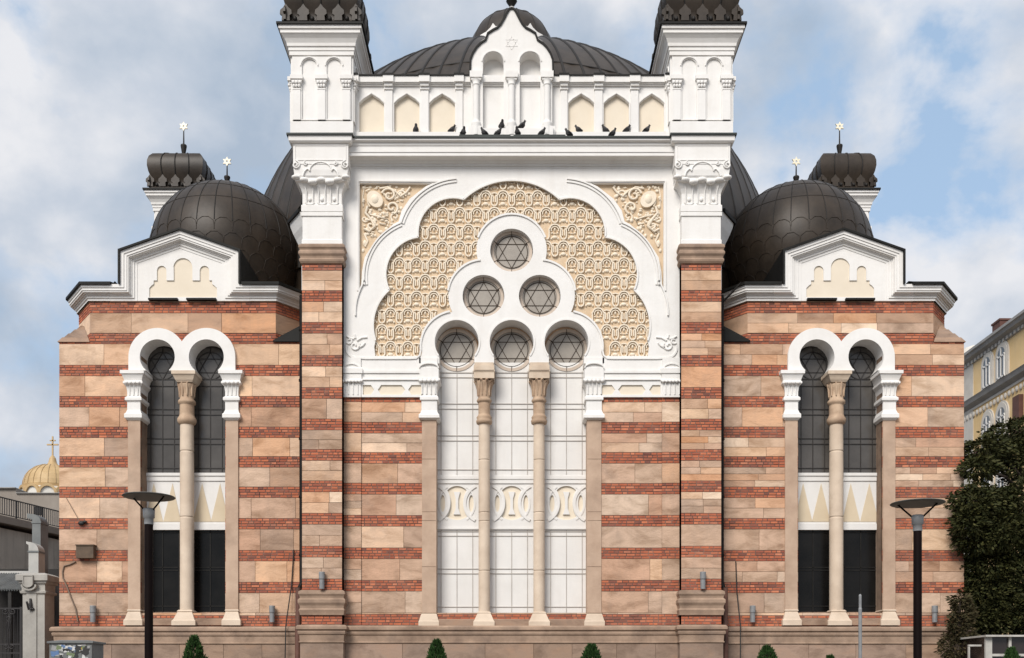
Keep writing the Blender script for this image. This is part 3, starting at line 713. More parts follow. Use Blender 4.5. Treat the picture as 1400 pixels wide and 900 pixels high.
# --- corner towers
def star_finial(mb, cx, cy, z, s=1.0, mi=0, mj=1, e=0.0):
    mb.lathe(cx, cy, [(.14 * s, z - .1), (.05 * s, z + .1 * s), (.05 * s, z + .16 * s), (.12 * s, z + .42 * s + e), (.11 * s, z + .46 * s + e), (.03 * s, z + .5 * s + e), (.02 * s, z + .9 * s + e * 2)], 10, mi)
    zc = z + 1.02 * s + e * 2; r = .18 * s
    pts = [(cx + (r if k % 2 == 0 else r * .55) * math.sin(PI * k / 6), zc + (r if k % 2 == 0 else r * .55) * math.cos(PI * k / 6)) for k in range(12)]
    mb.plate(pts, [[(cx + r * .22 * math.cos(PI * k / 4), zc + r * .22 * math.sin(PI * k / 4)) for k in range(8)]], cy - .025 * s, cy + .025 * s, mj)
def tower(cx, yf, z0, k_=1.0, dz=0.0):
    h = .80; bx = lambda o: [(cx - h - o, yf - o), (cx + h + o, yf - o), (cx + h + o, yf + 2 * h + o), (cx - h - o, yf + 2 * h + o)]
    zz = lambda py: Z(py, -.3)
    def sc_(m): m.v = [(cx + (a - cx) * k_, yf + h + (b_ - yf - h) * k_, (c_ - zz(39.5)) * k_ + zz(39.5) + dz) for a, b_, c_ in m.v]
    b = MB()
    b.ring(bx(0), [(.05, z0), (.05, zz(167)), (-.0, zz(165)), (-.0, zz(78)), (.07, zz(77)), (.07, zz(71.5)), (.09, zz(71)), (.09, zz(66.5)), (.12, zz(66)), (.13, zz(62)), (.18, zz(57)), (.25, zz(53)), (.27, zz(52.6)), (.27, zz(48.5)), (.31, zz(47.5)), (.31, zz(43))], True)
    zb, zt_ = zz(165), zz(78)
    for side in range(4):
        # local frame: s along the face, t outwards
        o, d, n = [((cx, yf), (1, 0), (0, -1)), ((cx + h, yf + h), (0, 1), (1, 0)), ((cx, yf + 2 * h), (-1, 0), (0, 1)), ((cx - h, yf + h), (0, -1), (-1, 0))][side]
        fn = lambda a, t, c: (o[0] + d[0] * a + n[0] * t, o[1] + d[1] * a + n[1] * t, c)
        def hole(c): return [(c - .2, zb + .02), (c - .2, zz(91))] + [(c - .2 * math.cos(PI * k / 12), zz(91) + .2 * math.sin(PI * k / 12)) for k in range(1, 12)] + [(c + .2, zz(91)), (c + .2, zb + .02)]
        b.plate([(-h + .002, zb), (h - .002, zb), (h - .002, zt_), (-h + .002, zt_)], [hole(-.335), hole(.335)], .045, 0.001, 0, fn)
        for c in (-.67, 0, .67):
            b.fbox(o, d, n, c - .1, c + .1, 0.0, .075, zb, zz(124)); b.fbox(o, d, n, c - .17, c + .17, 0, .13, zz(110.5), zz(105)); b.fbox(o, d, n, c - .14, c + .14, 0, .10, zz(113), zz(110.5))
            b.fbox(o, d, n, c - .11, c + .11, 0, .085, zz(124), zz(122.5))
            for e in (-.09, 0, .09): b.ball(fn(c + e, .09, zz(115)), .05, .05, .05, 8, 6); b.ball(fn(c + e * .8, .075, zz(119)), .04, .04, .06, 8, 6)
        for c in (-.335, .335):
            b.strip([(c - .235 * math.cos(PI * k / 14), zz(91) + .235 * math.sin(PI * k / 14)) for k in range(15)], .03, .07, .03, 0, False, fn)
    sc_(b); tw = b.build('corner_tower', 'white', syn)
    f = MB(); f.ring(bx(0), [(.28, zz(43.2)), (.36, zz(43.2)), (.36, zz(40.2)), (.12, zz(37.5))], True); sc_(f); f.build('tower_flashing', 'flash', tw)
    d_ = MB(); zB = zz(39.5); c0 = (cx, yf + h)
    sq = lambda q: [(cx - q, yf + h - q), (cx + q, yf + h - q), (cx + q, yf + h + q), (cx - q, yf + h + q)]
    prof = [(.98, 0), (.98, .10), (.88, .15), (.86, .34), (.93, .5), (1.0, .68), (1.04, .88), (1.035, 1.08), (.985, 1.26), (.88, 1.40), (.7, 1.49), (.4, 1.55), (.1, 1.58)]
    # smooth the bulge
    pr = prof[:3]
    for (a, b2), (c, d2) in zip(prof[2:], prof[3:]): pr += [((a + c) / 2, (b2 + d2) / 2), (c, d2)]
    # each side of the cushion is its own smooth sheet so that the hips stay sharp
    for sd in range(4):
        ca, sa = math.cos(PI / 2 * sd), math.sin(PI / 2 * sd)
        vs = []; nn = 9
        for q, z in pr:
            for k in range(nn):
                u = -1 + 2 * k / (nn - 1); lob_ = 1 + .008 * abs(math.sin(u * PI * 2)) if z > .3 else 1
                xx, yy = q * u, -q * lob_
                vs.append((cx + xx * ca - yy * sa, yf + h + xx * sa + yy * ca, zB + z))
        d_.add(vs, [(i * nn + k, i * nn + k + 1, (i + 1) * nn + k + 1, (i + 1) * nn + k) for i in range(len(pr) - 1) for k in range(nn - 1)], 0, True)
        for u in (-.5, 0, .5):
            d_.tube([(cx + q * u * ca + q * 1.012 * sa, yf + h + q * u * sa - q * 1.012 * ca, zB + z) for q, z in pr[4:]], .02, 5, 1)
        o, dd, n = (cx, yf + h), (ca, sa), (sa, -ca)
        fn = lambda a, t, c: (o[0] + dd[0] * a + n[0] * t, o[1] + dd[1] * a + n[1] * t, zB + c)
        for c in (-.94, -.47, 0, .47, .94):
            spade = [(c - .11, .12), (c - .10, .26), (c - .16, .30), (c - .15, .40), (c - .07, .47), (c, .57), (c + .07, .47), (c + .15, .40), (c + .16, .30), (c + .10, .26), (c + .11, .12)]
            d_.plate(spade, [], .99, .93, 0, fn)
        for c in (-.7, -.235, .235, .7): d_.ball(fn(c, .93, .2), .06, .06, .07, 8, 6, 1)
    sc_(d_); dm = d_.build('cushion_dome', ['roof', 'rib'], tw)
    s = MB(); star_finial(s, cx, yf + h, zB + 1.56, e=.15); sc_(s); s.build('star_finial', ['rib', 'gilt'], tw)
TX = -X(440, -.3)
for sg in (-1, 1): tower(sg * TX, -.28, SH - .02)
for sg in (-1, 1):
    tower(sg * 11.88, 8.3, 15.5, .95, -.23)
    q = MB(); q.box(sg * 11.88 - .757, sg * 11.88 + .757, 8.343, 9.857, 9, 15.7); q.build('tower_shaft', 'white', syn)

# --- great dome and lantern
def dome_mesh(mb, cx, cy, zc, r, rz, t0, nrib, rings, n=64, rr=.03, hexes=False, lob=0.0):
    m = 28; prof = [(r * math.cos(t0 + (PI / 2 - .03 - t0) * i / m), zc + rz * math.sin(t0 + (PI / 2 - .03 - t0) * i / m)) for i in range(m + 1)]
    vs = []
    for q, z in prof:
        for k in range(n):
            a = 2 * PI * k / n; f = 1 + lob * abs(math.sin(a * nrib / 2))
            vs.append((cx + q * f * math.cos(a), cy + q * f * math.sin(a), z))
    mb.add(vs, [(i * n + k, i * n + (k + 1) % n, (i + 1) * n + (k + 1) % n, (i + 1) * n + k) for i in range(m) for k in range(n)], 0, True)
    for k in range(nrib):
        a = 2 * PI * (k + .5) / nrib
        lo = 0 if not hexes else next(i for i in range(m) if prof[i][1] > zc + rz * .10)
        mb.tube([(cx + q * math.cos(a), cy + q * math.sin(a), z) for q, z in prof[lo:-1]], rr, 5, 1)
    for t in rings:
        q, z = r * math.cos(t), zc + rz * math.sin(t)
        mb.tube([(cx + q * math.cos(2 * PI * k / n), cy + q * math.sin(2 * PI * k / n), z) for k in range(n + 1)], rr * .7, 5, 1)
    if hexes:   # sheet scales on the lower part
        for row in range(4):
            t = .05 - row * .19
            for k in range(nrib):
                a = 2 * PI * (k + (.5 if row % 2 else 0)) / nrib; hw = PI / nrib
                pts = []
                for u, v in ((-1, -.02), (-.9, .07), (-.35, .13), (.35, .13), (.9, .07), (1, -.02), (1, -.07)):
                    tt = t + v * .8; pts.append((cx + r * 1.002 * math.cos(tt) * math.cos(a + u * hw), cy + r * 1.002 * math.cos(tt) * math.sin(a + u * hw), zc + rz * 1.002 * math.sin(tt)))
                mb.tube(pts, rr * .55, 4, 0)
gd = MB(); YD = 12.0
ZG = 15.3
dome_mesh(gd, 0, YD, ZG, 10.25, 9.8, -.05, 84, [.62, 1.08], 252, .055, lob=.003)
gd.lathe(0, YD, [(10.2, 9), (10.2, ZG)], 64, 0)
great = gd.build('great_dome', ['roof', 'rib'], syn)
zL = 25.7
ln = MB(); ln.lathe(0, YD, [(1.62, zL - 2.2), (1.62, zL + .1)], 24)
for k in range(8):
    a = 2 * PI * (k + .5) / 8 - PI / 2; n_ = (math.cos(a), math.sin(a)); d_ = (-n_[1], n_[0]); o = (0, YD)
    fn = lambda s_, t_, z_: (o[0] + d_[0] * s_ + n_[0] * t_, o[1] + d_[1] * s_ + n_[1] * t_, z_)
    gb = [(-.74, -.6), (.74, -.6), (.76, .40), (.62, .36), (.5, .44), (.28, .5), (.1, .62), (0, .76), (-.1, .62), (-.28, .5), (-.5, .44), (-.62, .36), (-.76, .40)]
    ln.plate([(p, zL + q) for p, q in gb], [], 1.83, 1.6, 0, fn)
lant = ln.build('lantern', 'white', great)
ld = MB(); dome_mesh(ld, 0, YD, zL + .35, 1.68, 1.75, 0, 16, [.8], 48, .03, lob=.015); ld.lathe(0, YD, [(1.68, zL - .1), (1.68, zL + .35)], 32)
ld.lathe(0, YD, [(.3, zL + 2.05), (.1, zL + 2.25), (.09, zL + 2.5), (.22, zL + 2.7), (.05, zL + 2.8), (.03, zL + 3.4)], 12, 1); ld.build('lantern_dome', ['roof', 'rib'], great)

# --- nave shoulder cornice showing behind the pilasters
for sg in (-1,):
    sh = MB(); pp = [(-6.0, 6.0), (-6.0, 1.15), (-5.6, .5)]
    sh.ring(pp, [(0, Z(334, .8)), (.05, Z(330, .8)), (.12, Z(322, .8)), (.2, Z(315, .8)), (.28, Z(305, .8)), (.3, Z(300, .8))]); sh.ring(pp, [(-.02, Z(400, .8)), (-.02, Z(334, .8))])
    sh.build('shoulder_cornice', 'white', syn, True)
    sf = MB(); sf.ring(pp, [(.32, Z(300.5, .8)), (.36, Z(300.5, .8)), (.36, Z(296, .8)), (-2.2, Z(270, .8))]); sf.build('shoulder_roof', 'flash', syn, True)
    bd = MB(); bd.add([(-5.98, 6, 9), (-5.96, 1.2, 9), (-5.56, .6, 9), (-5.5, 6, 9), (-5.98, 6, Z(300, .8)), (-5.96, 1.2, Z(300, .8)), (-5.56, .6, Z(300, .8)), (-5.5, 6, Z(300, .8))], [(0, 1, 5, 4), (1, 2, 6, 5), (4, 5, 6, 7)]); bd.build('shoulder_wall', 'brownstone', syn, True)

# ================================================================ wings
YW = .5
xo, xi = X(81, YW), X(413, YW)
xa, xb = X(123, YW), X(377, YW)
ZT, ZB_ = Z(411, YW), Z(468, YW)
def segs(sg, a, b):       # plan segment, mirrored keeping the outward side
    return (a, b) if sg < 0 else ((-b[0], b[1]), (-a[0], a[1]))
for sg in (-1, 1):
    op = (X(193, YW), X(308, YW), Z(838, YW), ZB_ + .02)
    opm = op if sg < 0 else (-op[1], -op[0], op[2], op[3])
    p0, p1 = segs(sg, (xo, YW), (xi + .2, YW))
    masonry('wing_wall', syn, p0, p1, Z(857, YW), ZB_, [opm], .45, seed=40 + sg, bw=(.7, 1.5))
    p0, p1 = segs(sg, (xa, YW), (xb, YW))
    op2 = (X(183, YW), X(315, YW), ZB_ - .01, Z(455, YW)); op2 = op2 if sg < 0 else (-op2[1], -op2[0], op2[2], op2[3])
    masonry('wing_upper_wall', syn, p0, p1, ZB_, ZT, [(min(sg * -X(u, YW), sg * -X(v, YW)), max(sg * -X(u, YW), sg * -X(v, YW)), ZB_ - .01, Z(456.5, YW)) for u, v in ((199, 236), (261, 298))], .45, seed=50 + sg, bw=(.9, 1.7))
    p0, p1 = segs(sg, (-12.45, 1.45), (xa, YW)); masonry('wing_chamfer', syn, p0, p1, ZB_, ZT, (), .2, seed=60 + sg)
    p0, p1 = segs(sg, (xb, YW), (-5.8, 1.45)); masonry('wing_chamfer', syn, p0, p1, ZB_, ZT, (), .2, seed=70 + sg)
    p0, p1 = segs(sg, (xo, 9.0), (xo, YW)); masonry('wing_side_wall', syn, p0, p1, Z(857, YW), ZB_, (), .3, seed=80 + sg, trim=.02)
    p0, p1 = segs(sg, (-12.45, 8), (-12.45, 1.45)); masonry('wing_upper_side', syn, p0, p1, ZB_, ZT, (), .3, seed=90 + sg, trim=.02)
wc = MB(); wc.box(xo + .25, xi, 1.25, 9, 0, ZB_); wc.box(-12.2, -5.85, 1.5, 8.8, ZB_, ZT + .25); wc.box(xa + .1, xb - .1, 1.2, 1.6, ZB_, ZT + .2)
wc.build('wing_core', 'stone', syn, True)
# broach stones and the small lead roof on the inner corner
br = MB(); z0, z1 = ZB_, Z(446, YW + .5)
for k in range(4):
    f0, f1 = k / 4, (k + 1) / 4; za, zb = z0 + (z1 - z0) * f0, z0 + (z1 - z0) * f1
    A = (xo - .04, YW - .04); B = (xa + .0, YW - .03); C = (xo - .04, 1.5); Q = (-12.12, 1.0)
    ip = lambda p, f: (p[0] + (Q[0] - p[0]) * f, p[1] + (Q[1] - p[1]) * f)
    e = .02
    a0, b0, c0_ = ip(A, f0 * .95), ip(B, f0), ip(C, f0); a1, b1, c1_ = ip(A, f1 * .95 - .05), ip(B, f1 - .03), ip(C, f1 - .03)
    br.add([(*a0, za), (*b0, za), (*c0_, za), (*a1, zb), (*b1, zb), (*c1_, zb)], [(0, 1, 4, 3), (2, 0, 3, 5), (0, 2, 1), (3, 4, 5)])
br.build('broach_stone', 'plinth', syn, True)
lr = MB(); A = (-5.75, YW - .06, ZB_); B = (X(374, YW), YW - .06, ZB_); C = (-5.75, YW - .06, Z(443, YW)); E = (-5.75, 1.5, Z(443, YW)); F = (X(376, YW), 1.1, Z(452, YW))
lr.add([A, B, C, E, (B[0], 1.3, ZB_), (A[0], 1.5, ZB_), (A[0], A[1], ZB_ + .04), (B[0], B[1], ZB_ + .04)], [(0, 1, 7, 6), (7, 1, 4), (6, 7, 2), (7, 4, 3), (7, 3, 2)])
lr.build('corner_roof', 'flash', syn, True)

# wing cornice and gable
wpa = [(-12.45, 8.5), (-12.45, 1.45), (xa, YW), (X(157, YW), YW)]; wpb = [(X(334, YW), YW), (xb, YW), (-5.8, 1.45)]
LAY = [(0, 4.5, .27), (4.5, 8.5, .245), (8.5, 11, .22), (11, 13, .17), (13, 15.5, .12), (15.5, 19, .09), (19, 23, .06)]
prf = []
for a, b, o in LAY[::-1]: prf += [(o - .004, 388.5 + b), (o - .004, 388.5 + a)]
prf = PR(YW, prf); zc_ = Z(389, YW - .27)
wcn, wf = MB(), MB()
for q in (wpa, wpb):
    wcn.ring(q, prf); wf.ring(q, [(.25, zc_ - .01), (.33, zc_ - .01), (.33, zc_ + .06), (.0, zc_ + .14), (-.5, zc_ + .2)])
wr = [(-12.45, 8.5), (-12.45, 1.45), (xa, YW), (xb, YW), (-5.8, 1.45)]
wcn.build('wing_cornice', 'white', syn, True)
wf.ring(wr, [(-.3, zc_ + .18), (-2.6, zc_ + .5)], cap=False); wf.build('wing_roof', 'flash', syn, True)
gp = [(150, 388.5), (164.5, 388.5), (164.5, 343.5), (245.6, 315), (326.5, 343.5), (326.5, 388.5), (341, 388.5)]
pd = MB()
for a, b, o in LAY:
    yq = YW - o; A = offset(gp, a); B = offset(gp, b)
    pd.plate(PL(A + B[::-1], yq), [], yq, YW + .05)
gin = offset(gp, 22.8)[1:-1]; gin = [(gin[0][0], 411.5)] + gin[1:-1] + [(gin[-1][0], 411.5)]
cx = 245.6
tan_ = [(204, 406.5), (204, 394), (207, 390.5), (210, 388.5), (210, 383.5), (214.5, 383.5), (214.5, 372)] + arc(221, 370, 6.5, 175, 5, 8) + [(227.5, 372), (227.5, 383.5), (237.5, 383.5), (237.5, 366)] + arc(251 - 1, 366, 13, 178, 2, 14) + [(263, 366), (263, 383.5), (273, 383.5), (273, 372)] + arc(279.5, 370, 6.5, 175, 5, 8) + [(286, 372), (286, 383.5), (290, 383.5), (290, 388.5), (293, 390.5), (296.5, 394), (296.5, 406.5)]
yq = YW - .045
pd.plate(PL(gin, yq), [PL(tan_, yq)], yq, YW + .02)
pd.plate(PL([(167, 411.5), (167, 347), (245.6, 319), (324, 347), (324, 411.5)], YW), [], YW + .0, YW + .5)
gl_, gr_ = pd.build('gable', 'white', syn, True)
tg = MB(); tg.pbox(202, 299, 352, 408, YW - .012, YW - .004); a, b = tg.build('gable_ground', 'cream', gl_, True); b.parent = gr_
rf = MB(); A = offset(gp[1:-1], -2.6); B = offset(gp[1:-1], 0)
rf.plate(PL(A + B[::-1], YW - .27), [], YW - .33, 3.4)
for u, v in ((203, 243), (255, 295.5)): rf.box(X(u, YW - .1), X(v, YW - .1), YW - .14, YW, Z(410.5, YW - .1), Z(408, YW - .1))  # black bars standing in for the thin shadow gaps under the gable field
a, b = rf.build('gable_roof_and_shadow_bars', 'flash', gl_, True); b.parent = gr_

# wing windows
SHFT = S(YW + .5) / S(YW)
ywp = YW - .1
for sg in (-1, 1):
    T = (lambda p: p) if sg < 0 else mx
    aw = MB(); ca, cb = (215, 488), (282, 488); r_ = 39.5; vx = 248.5; dv = math.degrees(math.acos(33.5 / 39.5))
    r1 = 24
    e = math.degrees(math.asin(18 / 24.))
    pts = [(175.5, 506.5)] + arc(215, 488, r_, 180, dv, 28) + arc(282, 488, r_, 180 - dv, 0, 28)[1:] + [(321.5, 506.5)]
    pts += [(298, 506.5)] + arc(282, 488, r1, -e, 180 + e, 30) + [(266, 506.5), (231, 506.5)] + arc(215, 488, r1, -e, 180 + e, 30) + [(199, 506.5)]
    aw.plate(PL(T(pts), ywp), [], ywp, YW + .5)
    aw_o = aw.build('window_arch', 'white', syn)
    # glazing
    yg_ = YW + .5
    def up(p): return (XC + (p - XC) / SHFT)
    for wx in (222.5, 287.8):
        wx_ = wx
        g_ = MB(); g_.plate(PL(T([(wx - 24.5, 650), (wx - 24.5, 497)] + arc(wx, 497, 24.5, 180, 0, 20)[1:-1] + [(wx + 24.5, 497), (wx + 24.5, 650)]), yg_), [], yg_, yg_ + .04)
        wn = g_.build('arched_window', 'glass', syn)
        l = MB(); rl = 18.5; cy = 500.5
        l.strip(PL(T(circ(wx, cy, rl, 32)), yg_), .024, yg_ - .02, yg_ + .004, closed=True)
        for a, b in star_lines(wx, cy, rl): l.strip(PL(T([a, b]), yg_), .02, yg_ - .02, yg_ + .004)
        l.strip(PL(T(arc(wx, 497, 23.3, 178, 2, 20)), yg_), .05, yg_ - .03, yg_ + .004)
        for dx in (-16, 0, 16): l.strip(PL(T([(wx + dx, 519 if dx == 0 else 511), (wx + dx, 647)]), yg_), .018, yg_ - .02, yg_ + .004)
        for py in (519, 528.3, 560, 567.5, 600, 607.5, 640.5): l.strip(PL(T([(wx - 24, py), (wx + 24, py)]), yg_), .02, yg_ - .022, yg_ + .004)
        for q in (-1, 1):
            l.strip(PL(T([(wx + q * rl * .87, cy - rl * .5), (wx + q * 24, cy - 13)]), yg_), .02, yg_ - .02, yg_ + .004)
        l.strip(PL(T([(wx, cy - rl), (wx, 475)]), yg_), .02, yg_ - .02, yg_ + .004)
        l.build('lead_came', 'lead', wn)
        p = MB(); q0 = yg_ - .04
        for a, b, o in ((646.5, 650.5, .06), (650.5, 657.5, .03), (716, 724.5, .04), (657.5, 716.5, 0)): 
            (u, _), (v, _) = T([(wx - 25, 0)])[0], T([(wx + 25, 0)])[0]
            p.pbox(min(u, v), max(u, v), a, b, q0 - o, yg_ + .06)
        pn = p.build('zigzag_panel', 'white_paint', syn)
        z_ = MB()
        ap = (wx - 12, wx + 13.5) if wx < 250 else (wx - 11.3, wx + 13.2)
        for a in ap: z_.plate(PL(T([(max(a - 12.6, wx - 25), 713.5 if a - 12.6 > wx - 25 else 711), (min(a + 12.6, wx + 25), 713.5), (a, 661)]), q0), [], q0 - .012, q0 + .01)
        z_.build('zigzag', 'zig', pn)
        d = MB(); (u, _), (v, _) = T([(wx - 24.5, 0)])[0], T([(wx + 24.5, 0)])[0]; u, v = min(u, v), max(u, v)
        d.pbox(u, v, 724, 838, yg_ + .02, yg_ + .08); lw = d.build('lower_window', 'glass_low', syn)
        l = MB(); y2 = yg_ + .02
        for a, b in (((u, 728), (v, 728)), ((u, 776), (v, 776)), ((u, 780), (v, 780)), ((u, 829), (v, 829)), ((u + 2, 725), (u + 2, 838)), ((v - 2, 725), (v - 2, 838)), (((u + v) / 2, 725), ((u + v) / 2, 838))): l.strip(PL([a, b], y2), .024, y2 - .02, y2 + .004)
        l.build('window_frame', 'blackframe', lw)
        s = MB(); u0, v0 = X(u, yg_) - .05, X(v, yg_) + .05
        s.add([(u0, YW - .06, Z(855, YW)), (v0, YW - .06, Z(855, YW)), (v0, YW - .06, Z(847, YW)), (u0, YW - .06, Z(847, YW)), (u0, yg_ + .02, Z(837, yg_)), (v0, yg_ + .02, Z(837, yg_))], [(0, 1, 2, 3), (3, 2, 5, 4)])
        s.build('sill', 'plinth', syn)
    # jamb piers with white capitals
    for u, v in ((174.8, 191.6), (308.6, 325.5)):
        if sg > 0: u, v = 2 * XC - v, 2 * XC - u
        yj = YW - .05; x0, x1 = X(u, yj), X(v, yj)
        j = MB(); j.box(x0, x1, yj, YW + .52, Z(836, yj), Z(572, yj)); jo = j.build('jamb_pier', 'jamb', syn)
        sq = [(x0, yj - .01), (x1, yj - .01), (x1, YW + .5), (x0, YW + .5)]
        b = MB(); b.ring(sq, PR(yj, [(.09, 855), (.09, 848), (.06, 846), (.01, 838), (-.005, 836.5), (.02, 835), (.01, 833.5)]), True); b.build('pier_base', 'column', jo)
        c = MB(); c.ring(sq, PR(yj, [(.0, 575), (.02, 574), (.075, 571), (.075, 566), (.04, 564.5), (.01, 560.5), (.01, 550), (.06, 547), (.06, 543.5), (.01, 542), (.01, 536), (.03, 529), (.10, 524), (.10, 521.5), (.07, 520.5), (.09, 517), (.13, 511.5), (.16, 510.5), (.16, 506)]), True)
        for k in range(4): c.ball((x0 + (x1 - x0) * k / 3, yj - .12, Z(525, yj)), .05, .05, .045, 8, 6)
        for k in range(3): c.tube([(x0 + (x1 - x0) * (k + .5) / 3, yj - .02, Z(541, yj)), (x0 + (x1 - x0) * (k + .5) / 3, yj - .04, Z(528, yj))], .025, 6)
        c.build('pier_capital', 'white', jo)
    px = 253 if sg < 0 else 2 * XC - 253
    cyc = YW + .17; c = MB(); cx_ = X(px, YW); r = .19
    c.lathe(cx_, cyc, PR(YW, [(r, 838), (r, 706), (r - .012, 705.5), (r - .012, 704.5), (r, 704), (r, 615), (r - .012, 614.5), (r - .012, 613.5), (r, 613), (r * .97, 574)]), 22)
    co = c.build('column', 'column', syn)
    b = MB(); b.ring([(cx_ - .2, cyc - .2), (cx_ + .2, cyc - .2), (cx_ + .2, cyc + .2), (cx_ - .2, cyc + .2)], PR(YW, [(.13, 855), (.13, 849), (.09, 847), (.03, 840), (0, 837), (.02, 836), (-.02, 834)]), True); b.build('column_base', 'column', co)
    k = MB(); k.lathe(cx_, cyc, PR(YW, [(r, 577), (r + .04, 575), (r + .07, 571.5), (r + .07, 568), (r + .03, 565.5), (r + .01, 563), (r + .005, 549), (r + .05, 547), (r + .05, 543.5), (r, 541.5), (r, 534), (r + .02, 528), (r + .06, 523.5), (r + .06, 521)]), 22)
    for q in range(10):
        a = 2 * PI * q / 10; k.tube([(cx_ + (r + .02 + e) * math.cos(a), cyc + (r + .02 + e) * math.sin(a), Z(v, YW)) for e, v in ((0, 541), (0, 533), (.015, 527.5), (.04, 523.5))], [.018, .03, .032, .026], 6)
    k.build('capital', 'colrich', co)
    a = MB(); a.ring([(cx_ - .24, YW - .08), (cx_ + .24, YW - .08), (cx_ + .24, YW + .45), (cx_ - .24, YW + .45)], PR(YW - .08, [(-.03, 522.5), (.01, 519), (.04, 515), (.07, 511.5), (.09, 511), (.09, 506.4)]), True); a.build('abacus', 'abacus', co)

# wing domes
for sg in (-1, 1):
    d = MB(); DX, DY = sg * 9.1, 4.75
    dome_mesh(d, DX, DY, Z(357, DY), 2.36, 2.32, -.55, 28, [.5, .82], 84, .016, hexes=True)
    d.lathe(DX, DY, [(2.0, ZT), (2.0, Z(357, DY) - 1.0), (2.0, Z(357, DY) - .6)], 40)
    o = d.build('wing_dome', ['roof', 'rib'], syn)
    s = MB(); star_finial(s, DX, DY, Z(357, DY) + 2.31, .85); s.build('star_finial', ['rib', 'gilt'], o)

# --- plinth
half = [(xo - .08, 9.2), (xo - .08, YW - .12), (X(411, -.4), YW - .12), (X(411, -.4), -.47), (X(470, -.4), -.47), (X(470, -.4), -.12)]
pp = half + [(-a, b) for a, b in half[::-1]]
pm = MB(); pm.ring(pp, PR(-.2, [(-.14, 854.8), (.06, 855.5), (.10, 857.5), (.10, 861), (.05, 863), (.06, 865), (.05, 867.5), (.02, 869), (.01, 877), (.03, 877.6), (.03, 879), (.0, 880), (-.02, 880)][::-1]), cap=False)
pm.build('plinth_moulding', 'brownstone', syn)
prow = [(0, .75, 's'), (.75, 1.6, 's'), (1.6, Z(880, -.2), 's')]
for i, (a, b) in enumerate(zip(pp, pp[1:])):
    masonry('plinth', syn, a, b, 0, Z(878, -.2), (), .12, rows=prow, seed=100 + i, bw=(.9, 1.6), trim=.02 if abs(a[0] - b[0]) < .01 else 0, mats=('joint', 'plinth', 'brick', 'mortar', 'plinth'))

# --- rain pipes (fixed to the wall)
for sg in (-1, 1):
    xq = sg * -X(410.5, -.1)
    d = MB(); d.tube([(xq, .12, Z(402)), (xq, .12, Z(420)), (xq, .12, Z(700)), (xq, .12, Z(797)), (xq + sg * .06, .02, Z(806))], .07, 8)
    for py in (450, 520, 600, 680, 760): d.lathe(xq, .12, [(.088, Z(py)), (.088, Z(py) + .06)], 10)
    if sg > 0: d.tube([(xq + .02, .1, Z(412)), (xq + .5, -.05, Z(388))], .03, 8)
    dp = d.build('drainpipe', 'pipe', syn)
    e = MB(); e.tube([(xq + sg * .07, 0, Z(804)), (xq + sg * .07, 0, Z(850)), (xq + sg * .07, -.05, Z(860)), (xq + sg * .07, -.05, .05)], .085, 10); e.build('drainpipe_foot', 'pipe_red', dp)

# ================================================================ things on and around the building
def at_face(sg, px, y): return X(px, y)
# wall lights
wl = MB(); wl.lathe(0, 0, [(.07, 0), (.07, .26), (.082, .27), (.082, .46), (.07, .46), (.06, .40)], 16)
w0 = thing('wall_light', 'x', 'wall light', (0, 0, 0), 'cylinder lights along the plinth ledge'); wl.build('barrel', 'lampgrey', w0)
wb = MB(); wb.box(-.02, .02, .06, .2, .2, .27); wb.build('bracket', 'lampgrey', w0)
LED = Z(855, -.2)
spots = [(127, YW - .14, 851, 'grey cylinder light on the ledge below the brown wall box'), (372, YW - .14, 851, 'grey cylinder light on the ledge just left of the left drainpipe'),
         (440, -.46, 805.5, 'grey cylinder light on top of the left pilaster base'), (961, -.46, 805.5, 'grey cylinder light on top of the right pilaster base'),
         (1029, YW - .14, 851, 'grey cylinder light on the ledge just right of the right drainpipe'), (1278, YW - .14, 851, 'grey cylinder light beside the right street lamp near the tree')]
for i, (px, y, py, lb) in enumerate(spots):
    if i == 0: w0.location = (X(px, y), y, Z(py, y)); w0['label'] = lb
    else: dup(w0, (X(px, y), y, Z(py, y)), lb)
# brown box, aerial, cables
M['rustbox'] = mat('rusty_brown_box', (.07, .045, .028), (.13, .085, .05), 5, .7)
M['cable'] = mat('black_cable', (.012, .011, .01), None, rough=.6)
M['cable_tan'] = mat('tan_cable', (.20, .14, .10), None, rough=.7)
t = thing('wall_box', 'rusty brown metal box fixed to the wall at the far left corner', 'wall box', (X(116, YW), YW, Z(763, YW)))
b = MB(); b.pbox(104, 127.5, 746, 763, YW - .2, YW - .01); b.build('case', 'rustbox', t)
b = MB(); b.box(X(103.5, YW - .2), X(128.5, YW - .2), YW - .23, YW - .01, Z(746, YW - .2), Z(744.6, YW - .2)); b.build('lid', 'rustbox', t)
t = thing('aerial', 'thin slanted wire aerial with black foot on the left corner wall', 'aerial', (X(111, YW), YW, Z(715, YW)))
b = MB(); b.ball((X(112, YW), YW - .05, Z(716, YW)), .09, .05, .06); b.ball((X(117, YW), YW - .05, Z(714, YW)), .06, .04, .04); b.build('foot', 'cable', t)
b = MB(); b.tube([(X(91, YW), YW - .02, Z(681, YW)), (X(110.5, YW), YW - .07, Z(714, YW))], .009, 5); b.build('rod', 'cable_tan', t)
b = MB(); q = [(104, 768), (96, 772), (88, 774), (86, 782), (86.5, 790), (92, 802), (98, 818), (104, 833), (107, 850)]
b.tube([(X(a, YW), YW - .03, Z(c, YW)) for a, c in q], .02, 6); tag(b.build('cable', 'cable_tan'), 'tan cable sagging down the left corner wall below the brown box', 'cable')
